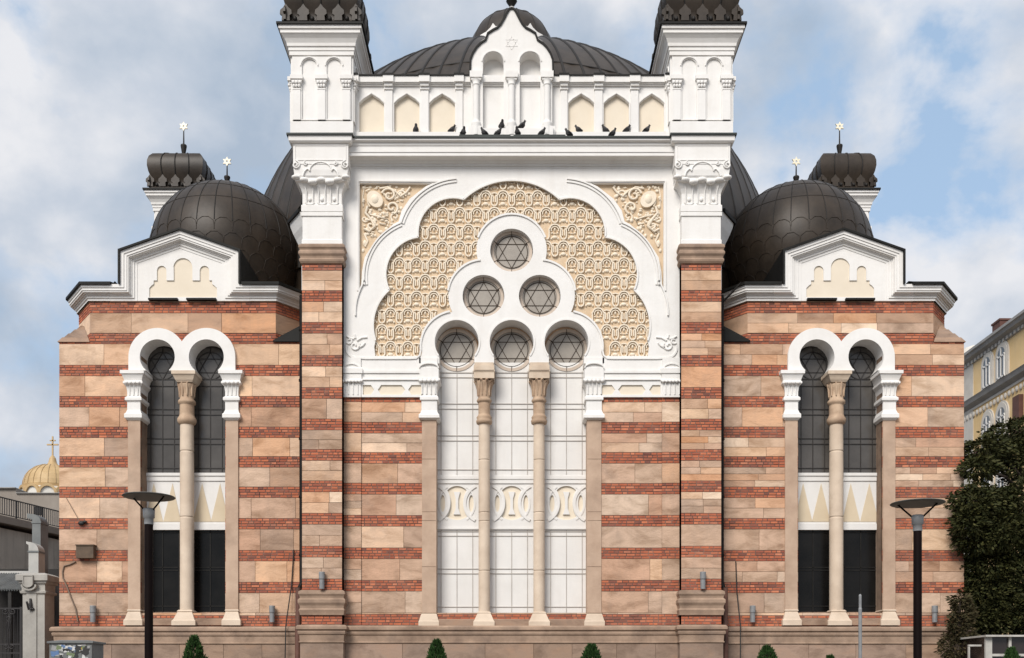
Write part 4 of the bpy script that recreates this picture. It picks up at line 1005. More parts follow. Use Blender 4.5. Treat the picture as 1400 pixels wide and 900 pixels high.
b = MB(); b.tube([(X(402, YW), YW - .04, Z(752, YW)), (X(399, YW), YW - .04, Z(800, YW)), (X(394, YW), YW - .3, Z(856, YW)), (X(390.5, YW), YW - .3, .1)], .016, 6); tag(b.build('cable', 'cable'), 'black cable hanging beside the left drainpipe', 'cable')
b = MB(); b.tube([(X(1005.5, YW), YW - .04, Z(768, YW)), (X(1007, YW), YW - .04, Z(810, YW)), (X(1009, YW), YW - .3, Z(856, YW)), (X(1009, YW), YW - .3, .1)], .016, 6); tag(b.build('cable', 'cable'), 'black cable hanging beside the right drainpipe', 'cable')

# pigeons on the ledge
M['pigeon'] = mat('pigeon_feathers', (.015, .014, .014), (.09, .088, .09), 11, .8, spec=.2)
def pigeon_mesh():
    b = MB()
    sp = [(-.15, .06, .03, .008), (-.11, .075, .045, .028), (-.075, .09, .068, .062), (-.02, .105, .088, .088), (.035, .125, .086, .09), (.07, .155, .062, .07), (.08, .19, .046, .05), (.086, .215, .046, .05), (.097, .238, .044, .044), (.114, .246, .03, .03), (.124, .242, .010, .010), (.15, .236, .004, .004)]
    n = 10; vs = []
    for x, z, ry, rz in sp:
        for k in range(n):
            a = 2 * PI * k / n; vs.append((x - (.35 * rz * math.sin(a) if x > .04 else 0), ry * math.cos(a), z + rz * math.sin(a)))
    b.add(vs, [(i * n + k, i * n + (k + 1) % n, (i + 1) * n + (k + 1) % n, (i + 1) * n + k) for i in range(len(sp) - 1) for k in range(n)], 0, True)
    for s in (-1, 1):
        b.tube([(-.14, s * .03, .068), (-.05, s * .072, .10), (.045, s * .07, .12)], [.014, .034, .026], 6)
        b.tube([(-.005, s * .025, .06), (0, s * .025, .0)], .007, 5); b.tube([(-.01, s * .025, .005), (.03, s * .025, .005)], .006, 5)
    return b
pg = pigeon_mesh().build('pigeon', 'pigeon')
PG = 'pigeons on the white facade ledge'
sill = Z(181.5, -.1); stp = Z(175.5, ya - .1); cst = Z(173, ya)
birds = [(568.7, -.07, sill, 80, 'dark pigeon facing outward in front of the second arched niche from the left'),
         (618, -.07, sill, 0, 'dark pigeon in profile at the right edge of the third cream niche'),
         (633.5, -.42, SH + .055, 60, 'dark pigeon leaning at the left end of the raised ledge strip'),
         (662, -.42, SH + .055, 160, 'dark pigeon turned left with tail pointing right, just left of the bunched pair'),
         (681, -.42, SH + .055, 20, 'lower pigeon of the bunched pair left of the middle colonnette'),
         (685.8, -.24, stp, 70, 'upper pigeon of the bunched pair, on the step behind its mate'),
         (707.3, -.42, SH + .055, 115, 'dark pigeon just right of the middle colonnette foot'),
         (714, -.24, stp, 10, 'dark pigeon sitting higher on the step with tail pointing left'),
         (741, -.42, SH + .055, 20, 'dark pigeon facing right at the foot of the right colonnette'),
         (777.5, -.45, SH + .02, 165, 'dark pigeon on the bare ledge left of the first cream niche right of the aedicule'),
         (791, -.07, sill, 190, 'dark pigeon in front of the first cream niche right of the aedicule'),
         (827.5, -.07, sill, 165, 'dark pigeon with head raised at the left side of the middle right niche'),
         (837.5, -.45, SH + .02, 30, 'dark pigeon on the ledge edge close below the one with raised head'),
         (857, -.07, sill, 15, 'dark pigeon facing right at the right side of the middle right niche'),
         (884, -.07, sill, 20, 'dark pigeon farthest right, in front of the last cream niche')]
for i, (px, y, z, rot, lb) in enumerate(birds):
    if i == 0:
        tag(pg, lb, 'pigeon', PG); o = pg; o.location = (X(px, y), y, z); o.rotation_euler = (0, 0, math.radians(-rot))
    else: o = dup(pg, (X(px, y), y, z), lb, math.radians(-rot))
    o.scale = (.8, .8, .84); o.rotation_euler.x = R.uniform(-.1, .1)

# street lamps
def lamp(px, py, y, lb, w):
    s = S(y); x0 = X(px, y); zt = Z(py, y)
    t = thing('street_lamp', lb, 'street lamp', (x0, y, 0), 'pole lamps in front of the facade')
    b = MB(); b.lathe(x0, y, [(.11, 0), (.11, .3), (.06, .34), (.06, zt - .385)], 20); b.build('pole', 'lampblack', t)
    b = MB(); b.lathe(x0, y, [(.066, zt - .40), (.066, zt - .31), (.082, zt - .30), (.086, zt - .18), (.075, zt - .165)], 20); b.build('lamp_head', 'lampgrey', t)
    b = MB(); b.lathe(x0, y, [(.3, zt - .004), (w / 2 - .01, zt - .002), (w / 2, zt + .006), (w / 2 - .01, zt + .014), (.2, zt + .03), (.04, zt + .036)], 40); b.build('disc_shade', 'lampdisc', t)
    b = MB()
    for a in (-.35, PI - .35):
        b = MB(); b.tube([(x0 + .075 * math.cos(a), y + .075 * math.sin(a), zt - .19), (x0 + .27 * math.cos(a), y + .27 * math.sin(a), zt)], .013, 6)
        b.build('shade_arm', 'lampblack', t)
lamp(203.5, 680, -13, 'left black pole lamp with flat round disc shade before the left wing', .75)
lamp(1254.5, 689, -13, 'right black pole lamp with flat round disc shade beside the dark tree', .77)

# bare metal post
t = thing('metal_post', 'thin plain grey metal post standing before the right wing window', 'post', (X(1176, -8), -8, 0))
b = MB(); b.lathe(X(1176, -8), -8, [(.035, 0), (.035, Z(832, -8)), (.028, Z(832, -8)), (.028, Z(814, -8)), (.012, Z(812.5, -8))], 10); b.build('tube', 'lampgrey', t)
b = MB(); b.lathe(X(1176, -8), -8, [(.09, 0), (.09, .02), (.04, .03)], 12); b.build('base_flange', 'lampgrey', t)

# ---------------------------------------------------------------- foliage
M['thuja'] = mat('conifer_foliage', (.55, .55, .55), (1, 1, 1), 3, .75, island=[(.020, .050, .012), (.030, .075, .016), (.045, .10, .022), (.016, .036, .012)], spec=.2)
M['leaf'] = mat('dark_tree_leaves', (.6, .6, .6), (1.1, 1.1, 1.0), 1.2, .7, island=[(.030, .037, .012), (.050, .052, .016), (.020, .026, .009), (.078, .074, .024), (.038, .042, .014)], spec=.2)
M['leafdry'] = mat('brownish_leaves', (.7, .7, .7), (1, 1, 1), 2, .75, island=[(.05, .042, .018), (.07, .05, .022), (.036, .032, .014), (.055, .05, .02)], spec=.2)
M['bark'] = mat('bark', (.035, .025, .018), (.07, .05, .036), 5, .9, .5, 14)
def leafquad(mb, p, d, l, w, rr):
    d = d.normalized(); u = d.cross(Vector((rr.uniform(-1, 1), rr.uniform(-1, 1), rr.uniform(-1, 1)))).normalized()
    a = p; c = p + d * l; b = p + d * l * .5 + u * w; e = p + d * l * .5 - u * w
    mb.add([tuple(a), tuple(b), tuple(c), tuple(e)], [(0, 1, 2, 3)])
def conifer(name, loc, h, r, label, seed, group='clipped conifers along the foot of the facade'):
    rr = random.Random(seed); t = thing(name, label, 'conifer', loc, group); b = MB(); lx = Vector(loc)
    tk = MB(); tk.lathe(lx.x, lx.y, [(.05, 0), (.035, h * .6), (.008, h * .93)], 8); tk.build('trunk', 'bark', t)
    for _ in range(5200):
        f = rr.random() ** .8; z = .12 + (h - .12) * f
        prof = r * (1 - f) ** .72 * min(1, .55 + 2.2 * f) * 1.12 + .02
        a = rr.uniform(0, 2 * PI); lump = 1 + .22 * noise.noise(Vector((math.cos(a) * 2.2, math.sin(a) * 2.2, z * 3 + seed)))
        q = prof * lump * math.sqrt(rr.uniform(.35, 1))
        d = Vector((math.cos(a) * .55 + rr.uniform(-.35, .35), math.sin(a) * .55 + rr.uniform(-.35, .35), 1.0))
        leafquad(b, Vector((lx.x + q * math.cos(a), lx.y + q * math.sin(a), z - .04)), d, rr.uniform(.06, .11), rr.uniform(.010, .02), rr)
    b.build('foliage', 'thuja', t)
yb = -6.0
for i, (px, py, r, lb) in enumerate([(265.5, 870, .62, 'pointed dark green conifer before the left wing'), (597, 875, .58, 'rounded green conifer under the left of the three tall white bays'),
                                     (808.5, 881, .74, 'broad green conifer under the right of the three tall white bays'), (1049, 883.5, .76, 'low broad green conifer before the left half of the right wing')]):
    conifer('conifer', (X(px, yb), yb, 0), Z(py, yb), r, lb, 200 + i)
conifer('conifer', (X(1383, -5), -5, 0), Z(886, -5), .6, 'green conifer in front of the white framed booth', 210)
conifer('conifer', (X(1135, -5), -5, 0), Z(897, -5), .45, 'lowest conifer, only its tip showing left of the metal post', 211)

def clump_tree(name, label, cat, base, trunk, clumps, leafmat, size, seed, density=1.0, flat=.5):
    rr = random.Random(seed); t = thing(name, label, cat, base)
    tk = MB(); B = Vector(base); top = B + Vector(trunk)
    tk.tube([B, B + Vector(trunk) * .35 + Vector((.1, 0, 0)), B + Vector(trunk) * .7, top], [.22, .17, .12, .05], 8)
    for c in clumps:
        c0_ = Vector(c[:3]); st = B + Vector(trunk) * min(.95, max(.2, (c0_.z - B.z - .8) / max(.1, trunk[2])))
        mid = (st + c0_) / 2 + Vector((0, 0, .25)); tk.tube([st, mid, c0_], [.07, .045, .015], 6)
    tk.build('trunk', 'bark', t)
    b = MB()
    for (x, y, z, rx, rz, n) in clumps:
        for _ in range(int(n * density)):
            while True:
                v = Vector((rr.uniform(-1, 1), rr.uniform(-1, 1), rr.uniform(-1, 1)))
                if .1 < v.length < 1: break
            if rr.random() < .6: v = v.normalized() * rr.uniform(.72, 1.0)
            k = 1 + .45 * noise.noise(v * 1.9 + Vector((x, y, z)))
            p = Vector((x + v.x * rx * k, y + v.y * rx * k, z + v.z * rz * k))
            d = Vector((v.x + rr.uniform(-.5, .5), v.y + rr.uniform(-.5, .5), v.z * flat - .25 + rr.uniform(-.3, .3)))
            leafquad(b, p, d, size * rr.uniform(.7, 1.4), size * rr.uniform(.16, .30), rr)
    b.build('crown', leafmat, t)
rt = random.Random(5)
cl = []
def C_(px, py, y, rx, rz, n): cl.append((X(px, y), y, Z(py, y), rx, rz, n))
for px, py, y, rx, rz, n in ((1345, 618, .8, .75, .38, 1500), (1385, 598, 1.2, .85, .5, 1700), (1338, 640, .2, .5, .3, 900), (1408, 630, .8, .9, .6, 1700), (1412, 590, 1.2, .7, .5, 1000), (1372, 625, 1.6, .7, .35, 1100),
                              (1331, 685, -.2, .6, .42, 1400), (1352, 690, .3, .8, .45, 1900), (1395, 690, .2, .9, .6, 2100), (1324, 712, -.3, .42, .34, 900), (1375, 725, 0, .9, .5, 2200), (1338, 735, .2, .75, .45, 1800),
                              (1410, 745, .3, .9, .6, 2000), (1355, 775, .6, .85, .5, 2000), (1395, 790, .6, .9, .55, 2000), (1345, 815, .7, .8, .45, 1800), (1385, 835, .7, .9, .45, 2000), (1350, 850, .9, .75, .4, 1500), (1415, 850, .7, .8, .5, 1400), (1334, 800, .8, .5, .4, 1000), (1336, 845, .7, .5, .35, 1000), (1345, 880, 1.2, .6, .4, 1000), (1420, 690, 1.5, 1.2, 1.2, 2000), (1390, 760, 2.2, 1.4, 1.6, 2600), (1360, 830, 2.4, 1.0, .9, 2200), (1345, 720, 2.0, .9, 1.0, 1800), (1350, 790, 2.6, .9, 1.0, 1800)):
    C_(px, py, y, rx, rz, n)
clump_tree('broadleaf_tree', 'big dark leafy tree overhanging the right corner of the striped wall', 'tree', (X(1400, 1.4), 1.4, 0), (.1, -.3, 7.6), cl, 'leaf', .125, 31, 1.3)
cl = []
for px, py, y, rx, rz, n in ((1313, 822, -.25, .24, .2, 400), (1318, 842, -.3, .3, .25, 600), (1310, 852, -.4, .26, .22, 450), (1316, 868, -.3, .36, .25, 600), (1305, 885, -.4, .4, .35, 700), (1318, 905, -.4, .5, .4, 700)): C_(px, py, y, rx, rz, n)
clump_tree('shrub', 'small brownish shrub against the right corner of the striped wall', 'shrub', (X(1310, -.4), -.4, 0), (0, 0, 3.2), cl, 'leafdry', .11, 37)

# white framed booth
M['boothwhite'] = mat('weathered_white_frame', (.36, .35, .32), (.48, .46, .42), 4, .7, streak=(.5, (.25, .22, .18)))
M['boothdark'] = mat('dark_booth_pane', (.018, .013, .012), (.03, .022, .02), 2, .2)
yk = -2.0
t = thing('booth', 'small dark booth with white window frames under the big tree', 'booth', (X(1348, yk), yk, 0))
b = MB(); b.box(X(1349, yk), 14.9, yk + .06, yk + 1.6, 0, Z(870.5, yk)); b.build('booth_body', 'boothdark', t)
b = MB(); b.box(X(1345, yk), 15.0, yk - .12, yk + 1.7, Z(871, yk), Z(868.5, yk)); b.build('roof', 'boothwhite', t)
b = MB()
for u, v in ((1347.5, 1356.5), (1379.5, 1383), (1408, 1412)): b.pbox(u, v, 871, 1022, yk, yk + .07)
b.box(X(1356.5, yk), 14.9, yk + .005, yk + .065, Z(897.5, yk), Z(894, yk)); b.box(X(1356.5, yk), 14.9, yk + .005, yk + .065, Z(960, yk), Z(955, yk)); b.build('window_frame', 'boothwhite', t)
b = MB(); b.box(X(1329, yk), X(1347, yk), yk + .2, yk + .26, Z(883.5, yk), Z(881, yk)); b.box(X(1329, yk), X(1331, yk), yk + .2, yk + .26, 0, Z(883, yk)); b.build('side_rail', 'boothwhite', t)

# ---------------------------------------------------------------- yellow building on the right
M['yellow'] = mat('ochre_render', (.72, .50, .235), (.79, .57, .30), 1.0, .85, .1, 8, streak=(.3, (.42, .30, .17)))
M['greywhite'] = mat('grey_white_stucco', (.52, .48, .42), (.64, .60, .54), 1.5, .85)
M['greycornice'] = mat('grey_cornice', (.24, .235, .225), (.34, .33, .315), 1.5, .8)
M['farglass'] = mat('far_window_glass', (.05, .055, .06), (.12, .13, .14), 1, .1)
M['brownpaint'] = mat('brown_paint', (.08, .03, .02), (.12, .05, .035), 3, .7)
XB = 26.7
yb_ = thing('apartment_building', 'yellow ochre apartment building with white arched windows beyond the tree', 'building', (XB, 24, 0))
b = MB(); b.box(XB, XB + 10, 14, 31.2, 0, 20.6); b.build('wall', 'yellow', yb_)
b = MB(); b.box(XB - .03, XB + 10, 31.2, 34, 0, 20.6); b.box(XB - .05, XB + .1, 24.3, 25.2, 0, 17.6); b.build('pale_bay', 'greywhite', yb_)
b = MB()
def runy(mb, prof, y0, y1):
    n = len(prof); mb.add([(XB - o, y, z) for y in (y0, y1) for o, z in prof], [(i, i + 1, n + i + 1, n + i) for i in range(n - 1)])
runy(b, [(0, 20.3), (.08, 20.35), (.1, 20.5), (.35, 20.6), (.42, 20.75), (.5, 20.8), (.5, 20.95), (-.5, 21.2)], 12, 34.5)
runy(b, [(0, 17.75), (.06, 17.8), (.3, 17.95), (.36, 18.1), (.42, 18.2), (0, 18.32)], 12, 34.5)
b.build('cornice', 'greycornice', yb_)
b = MB()
for k in range(50): b.box(XB - .12, XB, 33.6 - k * .42, 33.8 - k * .42, 20.33, 20.5)
for k in range(44):
    b.ball((XB - .03, 33.6 - k * .42, 17.35), .08, .14, .17, 8, 6)
b.box(XB - .05, XB, 12, 34, 17.62, 17.76); b.build('dentil_band', 'greywhite', yb_)
b = MB(); rfz = 20.95; b.add([(XB - .45, 12, 20.97), (XB - .45, 34.5, 20.97), (XB + 6, 34.5, 22.2), (XB + 6, 12, 22.2)], [(0, 1, 2, 3)]); ro = b.build('roof', 'greycornice', yb_)
b = MB(); b.box(XB + .1, XB + .7, 28.2, 29.1, 20.9, 21.75); b.box(XB + .05, XB + .75, 28.15, 29.15, 21.75, 21.85); b.build('chimney', 'brownpaint', ro)
b = MB(); b.lathe(XB + 1.0, 33.4, [(1.0, 20.6), (1.0, 21.0), (.9, 21.5), (.6, 21.9), (.1, 22.1)], 20); b.build('turret', 'greywhite', yb_)
for yc in (29.35, 27.65, 23.2, 21.5, 19.0, 17.3):
    for zs, zt in ((18.42, 20.12), (15.1, 16.85), (11.8, 13.5)):
        fn = lambda a, t_, c: (XB - t_, yc + a, c)
        hw = .43; hd = zt - hw
        ot = lambda e: [(-hw - e, zs)] + [(-(hw + e) * math.cos(PI * k / 16), hd + (hw + e) * math.sin(PI * k / 16)) for k in range(17)] + [(hw + e, zs)]
        f = MB(); f.plate(ot(.32), [ot(-.02)[0:1] + ot(-.02)[1:]] if False else [], .07, .0, 0, fn)
        f.plate(ot(.2), [], .1, 0, 0, fn); fo_ = f.build('window', 'greywhite', yb_)
        g_ = MB(); g_.plate(ot(-.04), [], .112, .02, 0, fn); g_.build('pane', 'farglass', fo_)
        h = MB()
        for a, c in (((0, zs), (0, zt - .1)), ((-hw, hd - .1), (hw, hd - .1)), ((-hw + .06, zs), (-hw + .06, hd)), ((hw - .06, zs), (hw - .06, hd)), ((-hw, zs + .04), (hw, zs + .04))): h.strip([a, c], .08, .15, .10, 0, False, fn)
        h.build('window_bar', 'white_paint', fo_)
b = MB(); b.box(XB - .15, XB, 12, 34, 14.85, 15.1); b.box(XB - .25, XB - .02, 25.4, 26.1, 15.6, 16.9); b.build('balcony_band', 'brownpaint', yb_)

# ---------------------------------------------------------------- left side
M['goldleaf'] = mat('gilded_dome', (.40, .265, .12), (.52, .37, .19), 1, .6, metal=.05)
M['churchwhite'] = mat('church_white', (.62, .60, .55), (.7, .68, .63), 1, .8)
M['concrete'] = mat('stained_concrete', (.40, .375, .335), (.52, .49, .44), .8, .9, .2, 6, stain=(.6, .5, (.10, .095, .085)), streak=(.5, (.11, .10, .09)))
M['greyrender'] = mat('grey_brown_render', (.23, .20, .17), (.30, .265, .23), .7, .9, .1, 6, streak=(.35, (.19, .165, .14)))
M['galv'] = mat('galvanised_duct', (.13, .14, .14), (.20, .21, .205), 2, .5, metal=.3)
M['ductwhite'] = mat('pale_duct_metal', (.36, .36, .34), (.5, .49, .46), 2, .6)
M['pillar'] = mat('weathered_pillar_plaster', (.30, .285, .26), (.44, .42, .38), 1.4, .9, .3, 9, stain=(1.0, .5, (.22, .20, .18)), streak=(.35, (.24, .22, .19)))
M['iron'] = mat('black_wrought_iron', (.012, .010, .010), (.022, .018, .018), 4, .5)
M['corr'] = mat('corrugated_roof', (.09, .095, .095), (.15, .155, .15), 3, .6)
M['darkvoid'] = mat('dark_yard_wall', (.02, .018, .018), (.035, .033, .03), 1.5, .9)
YC = 80.0
ch = thing('church', 'distant gold domed church with cross behind the grey roofs', 'church', (X(72, YC), YC, 0))
cx, s = X(72, YC), S(YC); zb = Z(672, YC)
b = MB(); rd = 37 * s
b.lathe(cx, YC, [(rd * 1.0, zb + .1), (rd * 1.02, zb + .4), (rd * .99, zb + .9), (rd * .92, zb + 1.45), (rd * .79, zb + 1.95), (rd * .6, zb + 2.38), (rd * .38, zb + 2.65), (rd * .2, zb + 2.78), (rd * .15, zb + 3.0), (rd * .11, zb + 3.5), (.1, zb + 3.8)], 40)
for k in range(24):
    a = 2 * PI * k / 24; b.tube([(cx + q * rd * math.cos(a), YC + q * rd * math.sin(a), zb + z) for q, z in ((1.03, .4), (1.0, .9), (.93, 1.46), (.8, 1.97), (.61, 2.4), (.39, 2.67))], .028, 4)
cd = b.build('dome', 'goldleaf', ch)
b = MB(); zt = zb + 3.6
b.box(cx - .07, cx + .07, YC - .06, YC + .06, zt, zt + 2.2); b.box(cx - .6, cx + .6, YC - .06, YC + .06, zt + 1.25, zt + 1.4); b.box(cx - .3, cx + .3, YC - .06, YC + .06, zt + 1.7, zt + 1.82); b.build('cross', 'goldleaf', cd)
b = MB(); b.lathe(cx, YC, [(rd * 1.0, 0), (rd * 1.0, zb + .2)], 40); drum = b.build('drum', 'churchwhite', ch)
b = MB(); e = MB()
for k in range(12):
    a = 2 * PI * (k + .5) / 12 - PI / 2; n_ = (math.cos(a), math.sin(a)); d_ = (-n_[1], n_[0])
    fn = lambda q, t_, z_: (cx + d_[0] * q + n_[0] * t_, YC + d_[1] * q + n_[1] * t_, z_)
    r0 = rd * .285
    b.strip([(r0 * math.cos(PI * j / 14), zb - .8 + 1.15 * r0 * math.sin(PI * j / 14)) for j in range(15)], .26, rd * 1.12, rd * .9, 0, False, fn)
    e.plate([(r0 * .9 * math.cos(PI * j / 14), zb - .8 + 1.15 * r0 * .9 * math.sin(PI * j / 14)) for j in range(15)] + [(-r0 * .9, zb - 3), (r0 * .9, zb - 3)], [], rd * 1.05, rd * .9, 0, fn)
b.build('gold_arch', 'goldleaf', drum); e.build('white_arch', 'churchwhite', drum)
# grey building behind the terrace
t = thing('grey_building', 'plain grey brown rendered building with flat roof below the gold dome', 'building', (-24, 27, 0))
yq = 25.0; b = MB(); b.box(-40, X(22, yq), yq, yq + 12, 0, Z(668, yq)); b.box(X(22, yq), -17.5, yq, yq + 12, 0, Z(675, yq)); b.build('wall', 'greyrender', t)
b = MB(); b.box(-40, X(22.5, yq), yq - .15, yq + 12.1, Z(668.2, yq), Z(667, yq)); b.box(X(22.5, yq), -17.4, yq - .1, yq + 12.1, Z(675, yq), Z(674, yq)); b.build('roof_edge', 'greycornice', t)
b = MB(); b.pbox(46, 56.5, 692.5, 704, yq - .03, yq + .1); b.build('vent_opening', 'darkvoid', t)
# terrace with railing
t = thing('terrace', 'stained concrete terrace wall with slim railing beside the synagogue', 'terrace', (-19.6, 13, 0))
A, B = (-20.55, 9.8), (-18.6, 17.2); dx, dy = B[0] - A[0], B[1] - A[1]; Ln = math.hypot(dx, dy); d = (dx / Ln, dy / Ln); n = (d[1], -d[0])
zr = 1.6 + 260 * S(12); zs = 1.6 + 234 * S(12)
b = MB(); b.fbox(A, d, n, 0, Ln, 0, -6, 0, zs - .45); b.fbox(A, d, n, 0, Ln, .03, 0, 4, zs - 1.9); b.build('wall', 'concrete', t)
b = MB(); b.fbox(A, d, n, 0, Ln, .22, -6, zs - .28, zs); b.build('slab', 'greyrender', t)
b = MB(); b.fbox(A, d, n, 0, Ln, .12, .07, zr - .04, zr); b.fbox(A, d, n, 0, Ln, .12, .08, zs + .06, zs + .09)
k = 0.0
while k < Ln: b.fbox(A, d, n, k, k + .022, .11, .085, zs + .06, zr - .02); k += .125
k = 0.0
while k < Ln: b.fbox(A, d, n, k, k + .05, .12, .07, zs, zr); k += 1.5
b.build('railing', 'iron', t)
# ducts
def duct(px0, px1, pt_, pb, y, lab, m, lip, dep, elbow):
    t = thing('air_duct', lab, 'duct', (X(px0, y), y, 0)); x0, x1 = X(px0, y), X(px1, y); zt, z_b = Z(pt_, y), Z(pb, y)
    # elbow turned towards the viewer's left: side profile swept across x
    w_ = x1 - x0; b = MB()
    prof = [(x0, z_b), (x1, z_b), (x1, zt - w_ * .9)] + [(x0 + w_ * math.cos(PI / 2 * k / 8), zt - w_ * .9 + w_ * .9 * math.sin(PI / 2 * k / 8)) for k in range(1, 9)] + [(x0 - lip, zt + .02), (x0 - lip, zt - elbow)] + [(x0, zt - elbow - .04)]
    b.plate(prof, [], y, y + dep); du = b.build('duct_body', m, t)
    c = MB(); c.box(x0 - .02, x1 + .02, y - .02, y + dep + .02, zt - w_ * .9 - .05, zt - w_ * .9); c.build('collar', 'galv', t)
    return t
duct(44, 55.5, 703, 800, 3.2, 'dark galvanised air duct rising behind the pale duct', 'galv', .16, .5, .12)
duct(39, 52.5, 741, 900, 2.2, 'pale air duct with rounded elbow standing behind the gate pillar', 'ductwhite', .07, .42, .05)
# gate pillar
yp_ = 1.2; xA, xB_ = X(31, yp_), X(61, yp_)
t = thing('gate_pillar', 'weathered white plaster gate pillar with shield emblem left of the synagogue', 'gate pillar', ((xA + xB_) / 2, yp_ + .3, 0))
sq = [(xA, yp_), (xB_, yp_), (xB_, yp_ + .62), (xA, yp_ + .62)]
b = MB(); b.ring(sq, [(.08, 0), (.08, .4), (0, .5), (0, Z(813, yp_))], True); b.box(xA + .12, xB_ - .22, yp_ - .03, yp_, .6, Z(812, yp_)); b.build('shaft', 'pillar', t)
b = MB(); b.ring(sq, PR(yp_, [(.0, 813), (.05, 811), (.06, 808.5), (.02, 807.5), (.02, 799), (.07, 797.5), (.09, 794), (.14, 793.5), (.14, 786), (.10, 785), (.0, 783.5)]), True); b.build('pillar_cap', 'pillar', t)
b = MB(); sc_ = (xA + xB_) / 2 - .08
sh_ = [(sc_ - .13, Z(788, yp_)), (sc_ + .13, Z(788, yp_)), (sc_ + .13, Z(799, yp_))] + [(sc_ + .13 * math.cos(PI * k / 8), Z(799, yp_) - .09 * math.sin(PI * k / 8)) for k in range(1, 8)] + [(sc_ - .13, Z(799, yp_))]
b.plate(sh_, [], yp_ - .18, yp_); b.strip(sh_, .03, yp_ - .2, yp_ - .1, closed=True); b.strip([(sc_ + .2 * math.cos(PI + PI * k / 8), Z(799, yp_) - .02 + .15 * math.sin(PI + PI * k / 8)) for k in range(9)], .05, yp_ - .15, yp_); b.build('shield', 'pillar', t)
b = MB(); bx_ = X(42.5, yp_)
b.tube([(bx_, yp_ - .04, Z(819, yp_)), (bx_ + .02, yp_ - .08, Z(826, yp_)), (bx_ + .05, yp_ - .05, Z(835, yp_))], .035, 6); b.tube([(bx_ - .08, yp_ - .1, Z(823, yp_)), (bx_ - .02, yp_ - .1, Z(834, yp_)), (bx_ + .05, yp_ - .08, Z(832, yp_))], .03, 6); b.ball((bx_ + .07, yp_ - .05, Z(833, yp_)), .05, .04, .04)
tag(b.build('iron_bracket', 'iron'), 'small broken black iron bracket on the front of the gate pillar', 'bracket')
# wrought iron gate
yi = 1.45; t = thing('iron_gate', 'black wrought iron gate with scrolls beside the white gate pillar', 'gate', (X(10, yi), yi, 0))
b = MB(); gx0, gx1 = X(-40, yi), X(29.5, yi)
for z in (.15, Z(893, yi), Z(832, yi), Z(881, yi)): b.box(gx0, gx1, yi - .02, yi + .02, z - .02, z + .02)
for u in (-40, 29): b.box(X(u, yi) - .03, X(u, yi) + .03, yi - .03, yi + .03, .05, Z(830, yi))
b.build('frame', 'iron', t)
b = MB(); k = -38
while k < 28: b.tube([(X(k, yi), yi, .15), (X(k, yi), yi, Z(832, yi))], .012, 5); k += 5.2
b.build('bars', 'iron', t)
for u in (12.5, -22):
    b = MB()
    for q in (spiral(u - 5, 836, 4.5, 1.4, 0), spiral(u + 5, 836, 4.5, 1.4, PI, -1), spiral(u, 846, 4, 1.2, PI / 2), [(u - 3, 850), (u, 860), (u + 3, 850)], [(u, 850), (u - 1.6, 868), (u, 892)], [(u, 850), (u + 1.6, 868), (u, 892)], spiral(u - 4, 884, 3.6, 1.2, 0), spiral(u + 4, 884, 3.6, 1.2, PI, -1)):
        b.tube([(X(a, yi), yi - .015, Z(c, yi)) for a, c in q], .016, 5)
    b.build('scrollwork', 'iron', t)
# corrugated awning and yard wall behind the gate
t = thing('awning', 'grey corrugated awning above the iron gate', 'awning', (-15.4, 3, 0)); b = MB(); ywn = 2.6
za, zb_ = Z(784, 4.4), Z(807, ywn); xs0, xs1 = X(-60, ywn), X(27, ywn); nn = 120; vs = []
for j, (yy, zz_) in enumerate(((4.4, za), (ywn, zb_))):
    for k in range(nn + 1): vs.append((xs0 + (xs1 - xs0) * k / nn, yy, zz_ + .03 * math.sin(k * 1.3)))
b.add(vs, [(k, k + 1, nn + 2 + k, nn + 1 + k) for k in range(nn)], 0, True); b.build('sheet', 'corr', t)
b = MB(); b.box(xs0, xs1, 4.38, 4.46, za - .02, za + .07); b.build('ridge_strip', 'ductwhite', t)
b = MB()
for px in (-50, 12): b.box(X(px, ywn) - .05, X(px, ywn) + .05, ywn + .05, ywn + .15, 0, zb_ - .02)
b.build('post', 'darkvoid', t)
b = MB(); b.box(-22, -13.2, 4.6, 4.8, 0, Z(778, 4.6)); tag(b.build('yard_wall', 'darkvoid'), 'low dark yard wall behind the iron gate', 'wall')
# sticker covered cabinet
ys_ = -14.0; t = thing('utility_cabinet', 'grey utility cabinet plastered with torn stickers before the left wing', 'cabinet', (X(97, ys_), ys_ + .2, 0))
x0, x1, zt = X(67.5, ys_), X(125.5, ys_), Z(880, ys_)
M['cabgrey'] = mat('cabinet_grey', (.10, .105, .105), (.16, .165, .16), 4, .6)
b = MB(); b.box(x0, x1, ys_, ys_ + .4, .12, zt); b.box(x0 + .03, x1 - .03, ys_ + .03, ys_ + .37, 0, .12); b.build('case', 'cabgrey', t)
b = MB(); b.ring([(x0, ys_), (x1, ys_), (x1, ys_ + .4), (x0, ys_ + .4)], [(.02, zt), (.025, zt + .005), (.025, zt + .03), (-.1, zt + .05)], True); b.build('lid', 'cabgrey', t)
cols = [('sticker_white', (.6, .6, .58)), ('sticker_yellow', (.6, .38, .03)), ('sticker_red', (.35, .05, .05)), ('sticker_blue', (.10, .18, .35)), ('sticker_black', (.02, .02, .02)), ('sticker_green', (.16, .2, .1)), ('sticker_grey', (.3, .3, .3))]
for nme, c in cols: M[nme] = mat(nme, tuple(v * .7 for v in c), c, 25, .6)
rr = random.Random(9); lay = 0
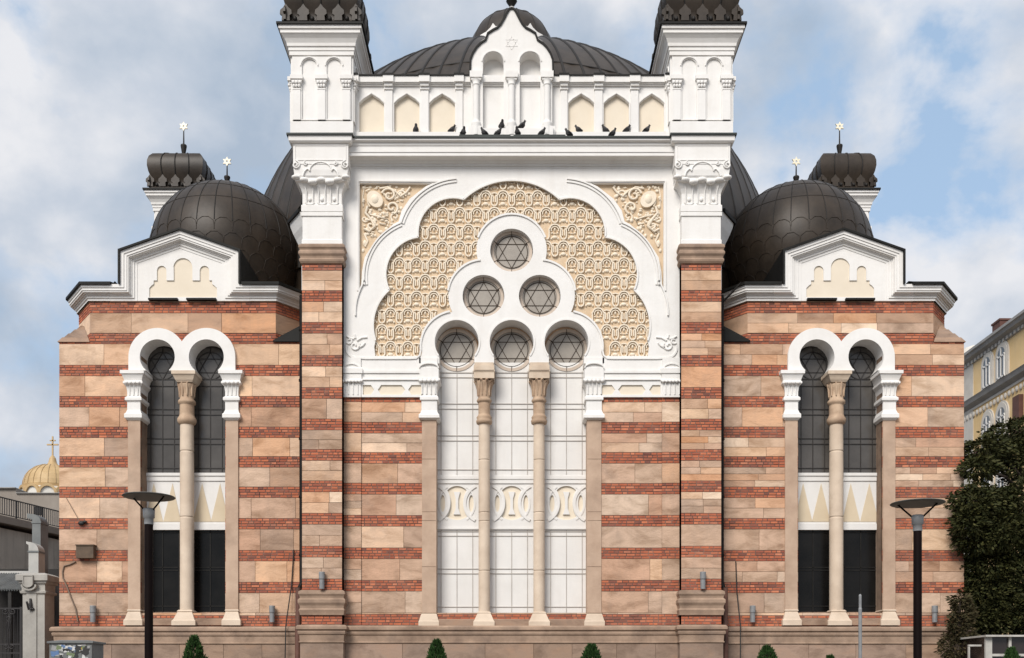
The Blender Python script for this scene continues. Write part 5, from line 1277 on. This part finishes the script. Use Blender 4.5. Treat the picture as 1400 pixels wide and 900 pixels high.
for _ in range(95):
    k = rr.choices(range(len(cols)), [6, 2, 1.2, 1.3, 4, 1.5, 3])[0]; w_, h_ = rr.uniform(.035, .12), rr.uniform(.03, .10)
    xx, zz_ = rr.uniform(x0 + .02, x1 - w_ - .01), zt - .01 - h_ - .9 * rr.random() ** 1.8; lay += .00004
    a = rr.uniform(-.3, .3); ca, sa = math.cos(a), math.sin(a)
    pts = [(xx + px_ * ca - pz * sa, zz_ + px_ * sa + pz * ca) for px_, pz in ((0, 0), (w_ * .3, rr.uniform(-.015, .02)), (w_ * .6, rr.uniform(-.02, .01)), (w_, rr.uniform(0, .02)), (w_ * rr.uniform(.8, 1), h_ * .6), (w_, h_), (w_ * .4, h_ * rr.uniform(.8, 1.05)), (0, h_))]
    pts = [(min(max(p_, x0 + .004), x1 - .004), min(max(q_, .2), zt - .004)) for p_, q_ in pts]
    sb = MB(); sb.plate(pts, [], ys_ - .002 - lay, ys_ + .001); sb.build('sticker', cols[k][0], t)

# ---------------------------------------------------------------- ground
M['paving'] = mat('paving', (.10, .085, .07), (.16, .135, .11), .8, .9, .2, 10)
b = MB(); b.add([(-1500, -300, 0), (1500, -300, 0), (1500, 2500, 0), (-1500, 2500, 0)], [(0, 1, 2, 3)])
gr = b.build('ground', 'paving'); gr['kind'] = 'structure'

# ---------------------------------------------------------------- light, sky, camera
EL, AZ = math.radians(40), math.radians(-24)      # sun behind the viewer, a little to the left
wd = bpy.data.worlds.new('World'); scene.world = wd; wd.use_nodes = True
nt = wd.node_tree; N, L = nt.nodes, nt.links; bg = N['Background']; bg.inputs['Strength'].default_value = .09
sky = N.new('ShaderNodeTexSky'); sky.sky_type = 'NISHITA'; sky.sun_disc = False; sky.sun_elevation = EL; sky.sun_rotation = PI - AZ
tc = N.new('ShaderNodeTexCoord')
def wn(scale, det, ro, loc, sc3, dist=.0):
    mp = N.new('ShaderNodeMapping'); mp.inputs['Location'].default_value = loc; mp.inputs['Scale'].default_value = sc3; L.new(tc.outputs['Generated'], mp.inputs['Vector'])
    n = N.new('ShaderNodeTexNoise'); n.inputs['Scale'].default_value = scale; n.inputs['Detail'].default_value = det; n.inputs['Roughness'].default_value = ro; n.inputs['Distortion'].default_value = dist
    L.new(mp.outputs['Vector'], n.inputs['Vector']); return n
def wramp(f, stops):
    r = N.new('ShaderNodeValToRGB'); e = r.color_ramp.elements
    while len(e) < len(stops): e.new(.5)
    for k, (p, c) in enumerate(stops): e[k].position = p; e[k].color = (*c, 1)
    L.new(f, r.inputs['Fac']); return r
def wmath(op, a, b):
    m = N.new('ShaderNodeMath'); m.operation = op
    for k, v in ((0, a), (1, b)):
        if isinstance(v, (int, float)): m.inputs[k].default_value = v
        else: L.new(v, m.inputs[k])
    return m.outputs[0]
sx = N.new('ShaderNodeSeparateXYZ'); L.new(tc.outputs['Generated'], sx.inputs[0])
n1 = wn(7.0, 10, .55, (3.1, .4, 1.7), (1, 1, 1.3), .15)           # cloud cover, thinner towards the east
cf = wmath('SUBTRACT', n1.outputs['Fac'], wmath('MULTIPLY', sx.outputs['X'], .02))
cov = wramp(cf, [(.36, (0, 0, 0)), (.43, (.55, .55, .55)), (.52, (1, 1, 1))])
n2 = wn(6.0, 9, .52, (7.3, 2.2, .3), (1, 1, 1.2), .1)              # lit tops and grey bellies
sf = wmath('ADD', n2.outputs['Fac'], wmath('ADD', wmath('MULTIPLY', sx.outputs['X'], .16), wmath('MULTIPLY', wmath('SUBTRACT', sx.outputs['Z'], .4), .18)))
shade = wramp(sf, [(.34, (1.95, 2.35, 2.9)), (.47, (2.75, 3.0, 3.4)), (.60, (3.8, 3.84, 4.0))])
mx0 = N.new('ShaderNodeMix'); mx0.data_type = 'RGBA'; mx0.inputs[0].default_value = .75
L.new(sky.outputs['Color'], mx0.inputs[6]); mx0.inputs[7].default_value = (1.95, 2.65, 3.5, 1)
mx_ = N.new('ShaderNodeMix'); mx_.data_type = 'RGBA'
L.new(cov.outputs['Color'], mx_.inputs[0]); L.new(mx0.outputs[2], mx_.inputs[6]); L.new(shade.outputs['Color'], mx_.inputs[7])
L.new(mx_.outputs[2], bg.inputs['Color'])
ld = bpy.data.lights.new('sun', 'SUN'); ld.energy = 1.5; ld.angle = math.radians(28); ld.color = (1, .945, .88)
so = bpy.data.objects.new('sun', ld); COL.objects.link(so)
sd = Vector((math.sin(AZ) * math.cos(EL), -math.cos(AZ) * math.cos(EL), math.sin(EL)))
so.rotation_euler = sd.to_track_quat('Z', 'Y').to_euler(); so.location = sd * 60
cam = bpy.data.cameras.new('camera'); co = bpy.data.objects.new('camera', cam); COL.objects.link(co)
co.location = (0, -D0, CZ); co.rotation_euler = (PI / 2, 0, 0)
cam.sensor_width = 36; cam.lens = 36 * (D0 / SC) / 1400; cam.shift_x = .5 / 1400; cam.shift_y = (HZ - 450) / 1400; cam.clip_end = 6000; cam.clip_start = .1
scene.camera = co
scene.render.engine = 'CYCLES'
vs_ = scene.view_settings; vs_.view_transform = 'Standard'; vs_.look = 'None'; vs_.gamma = 1; vs_.use_curve_mapping = False; vs_.exposure = 1.27
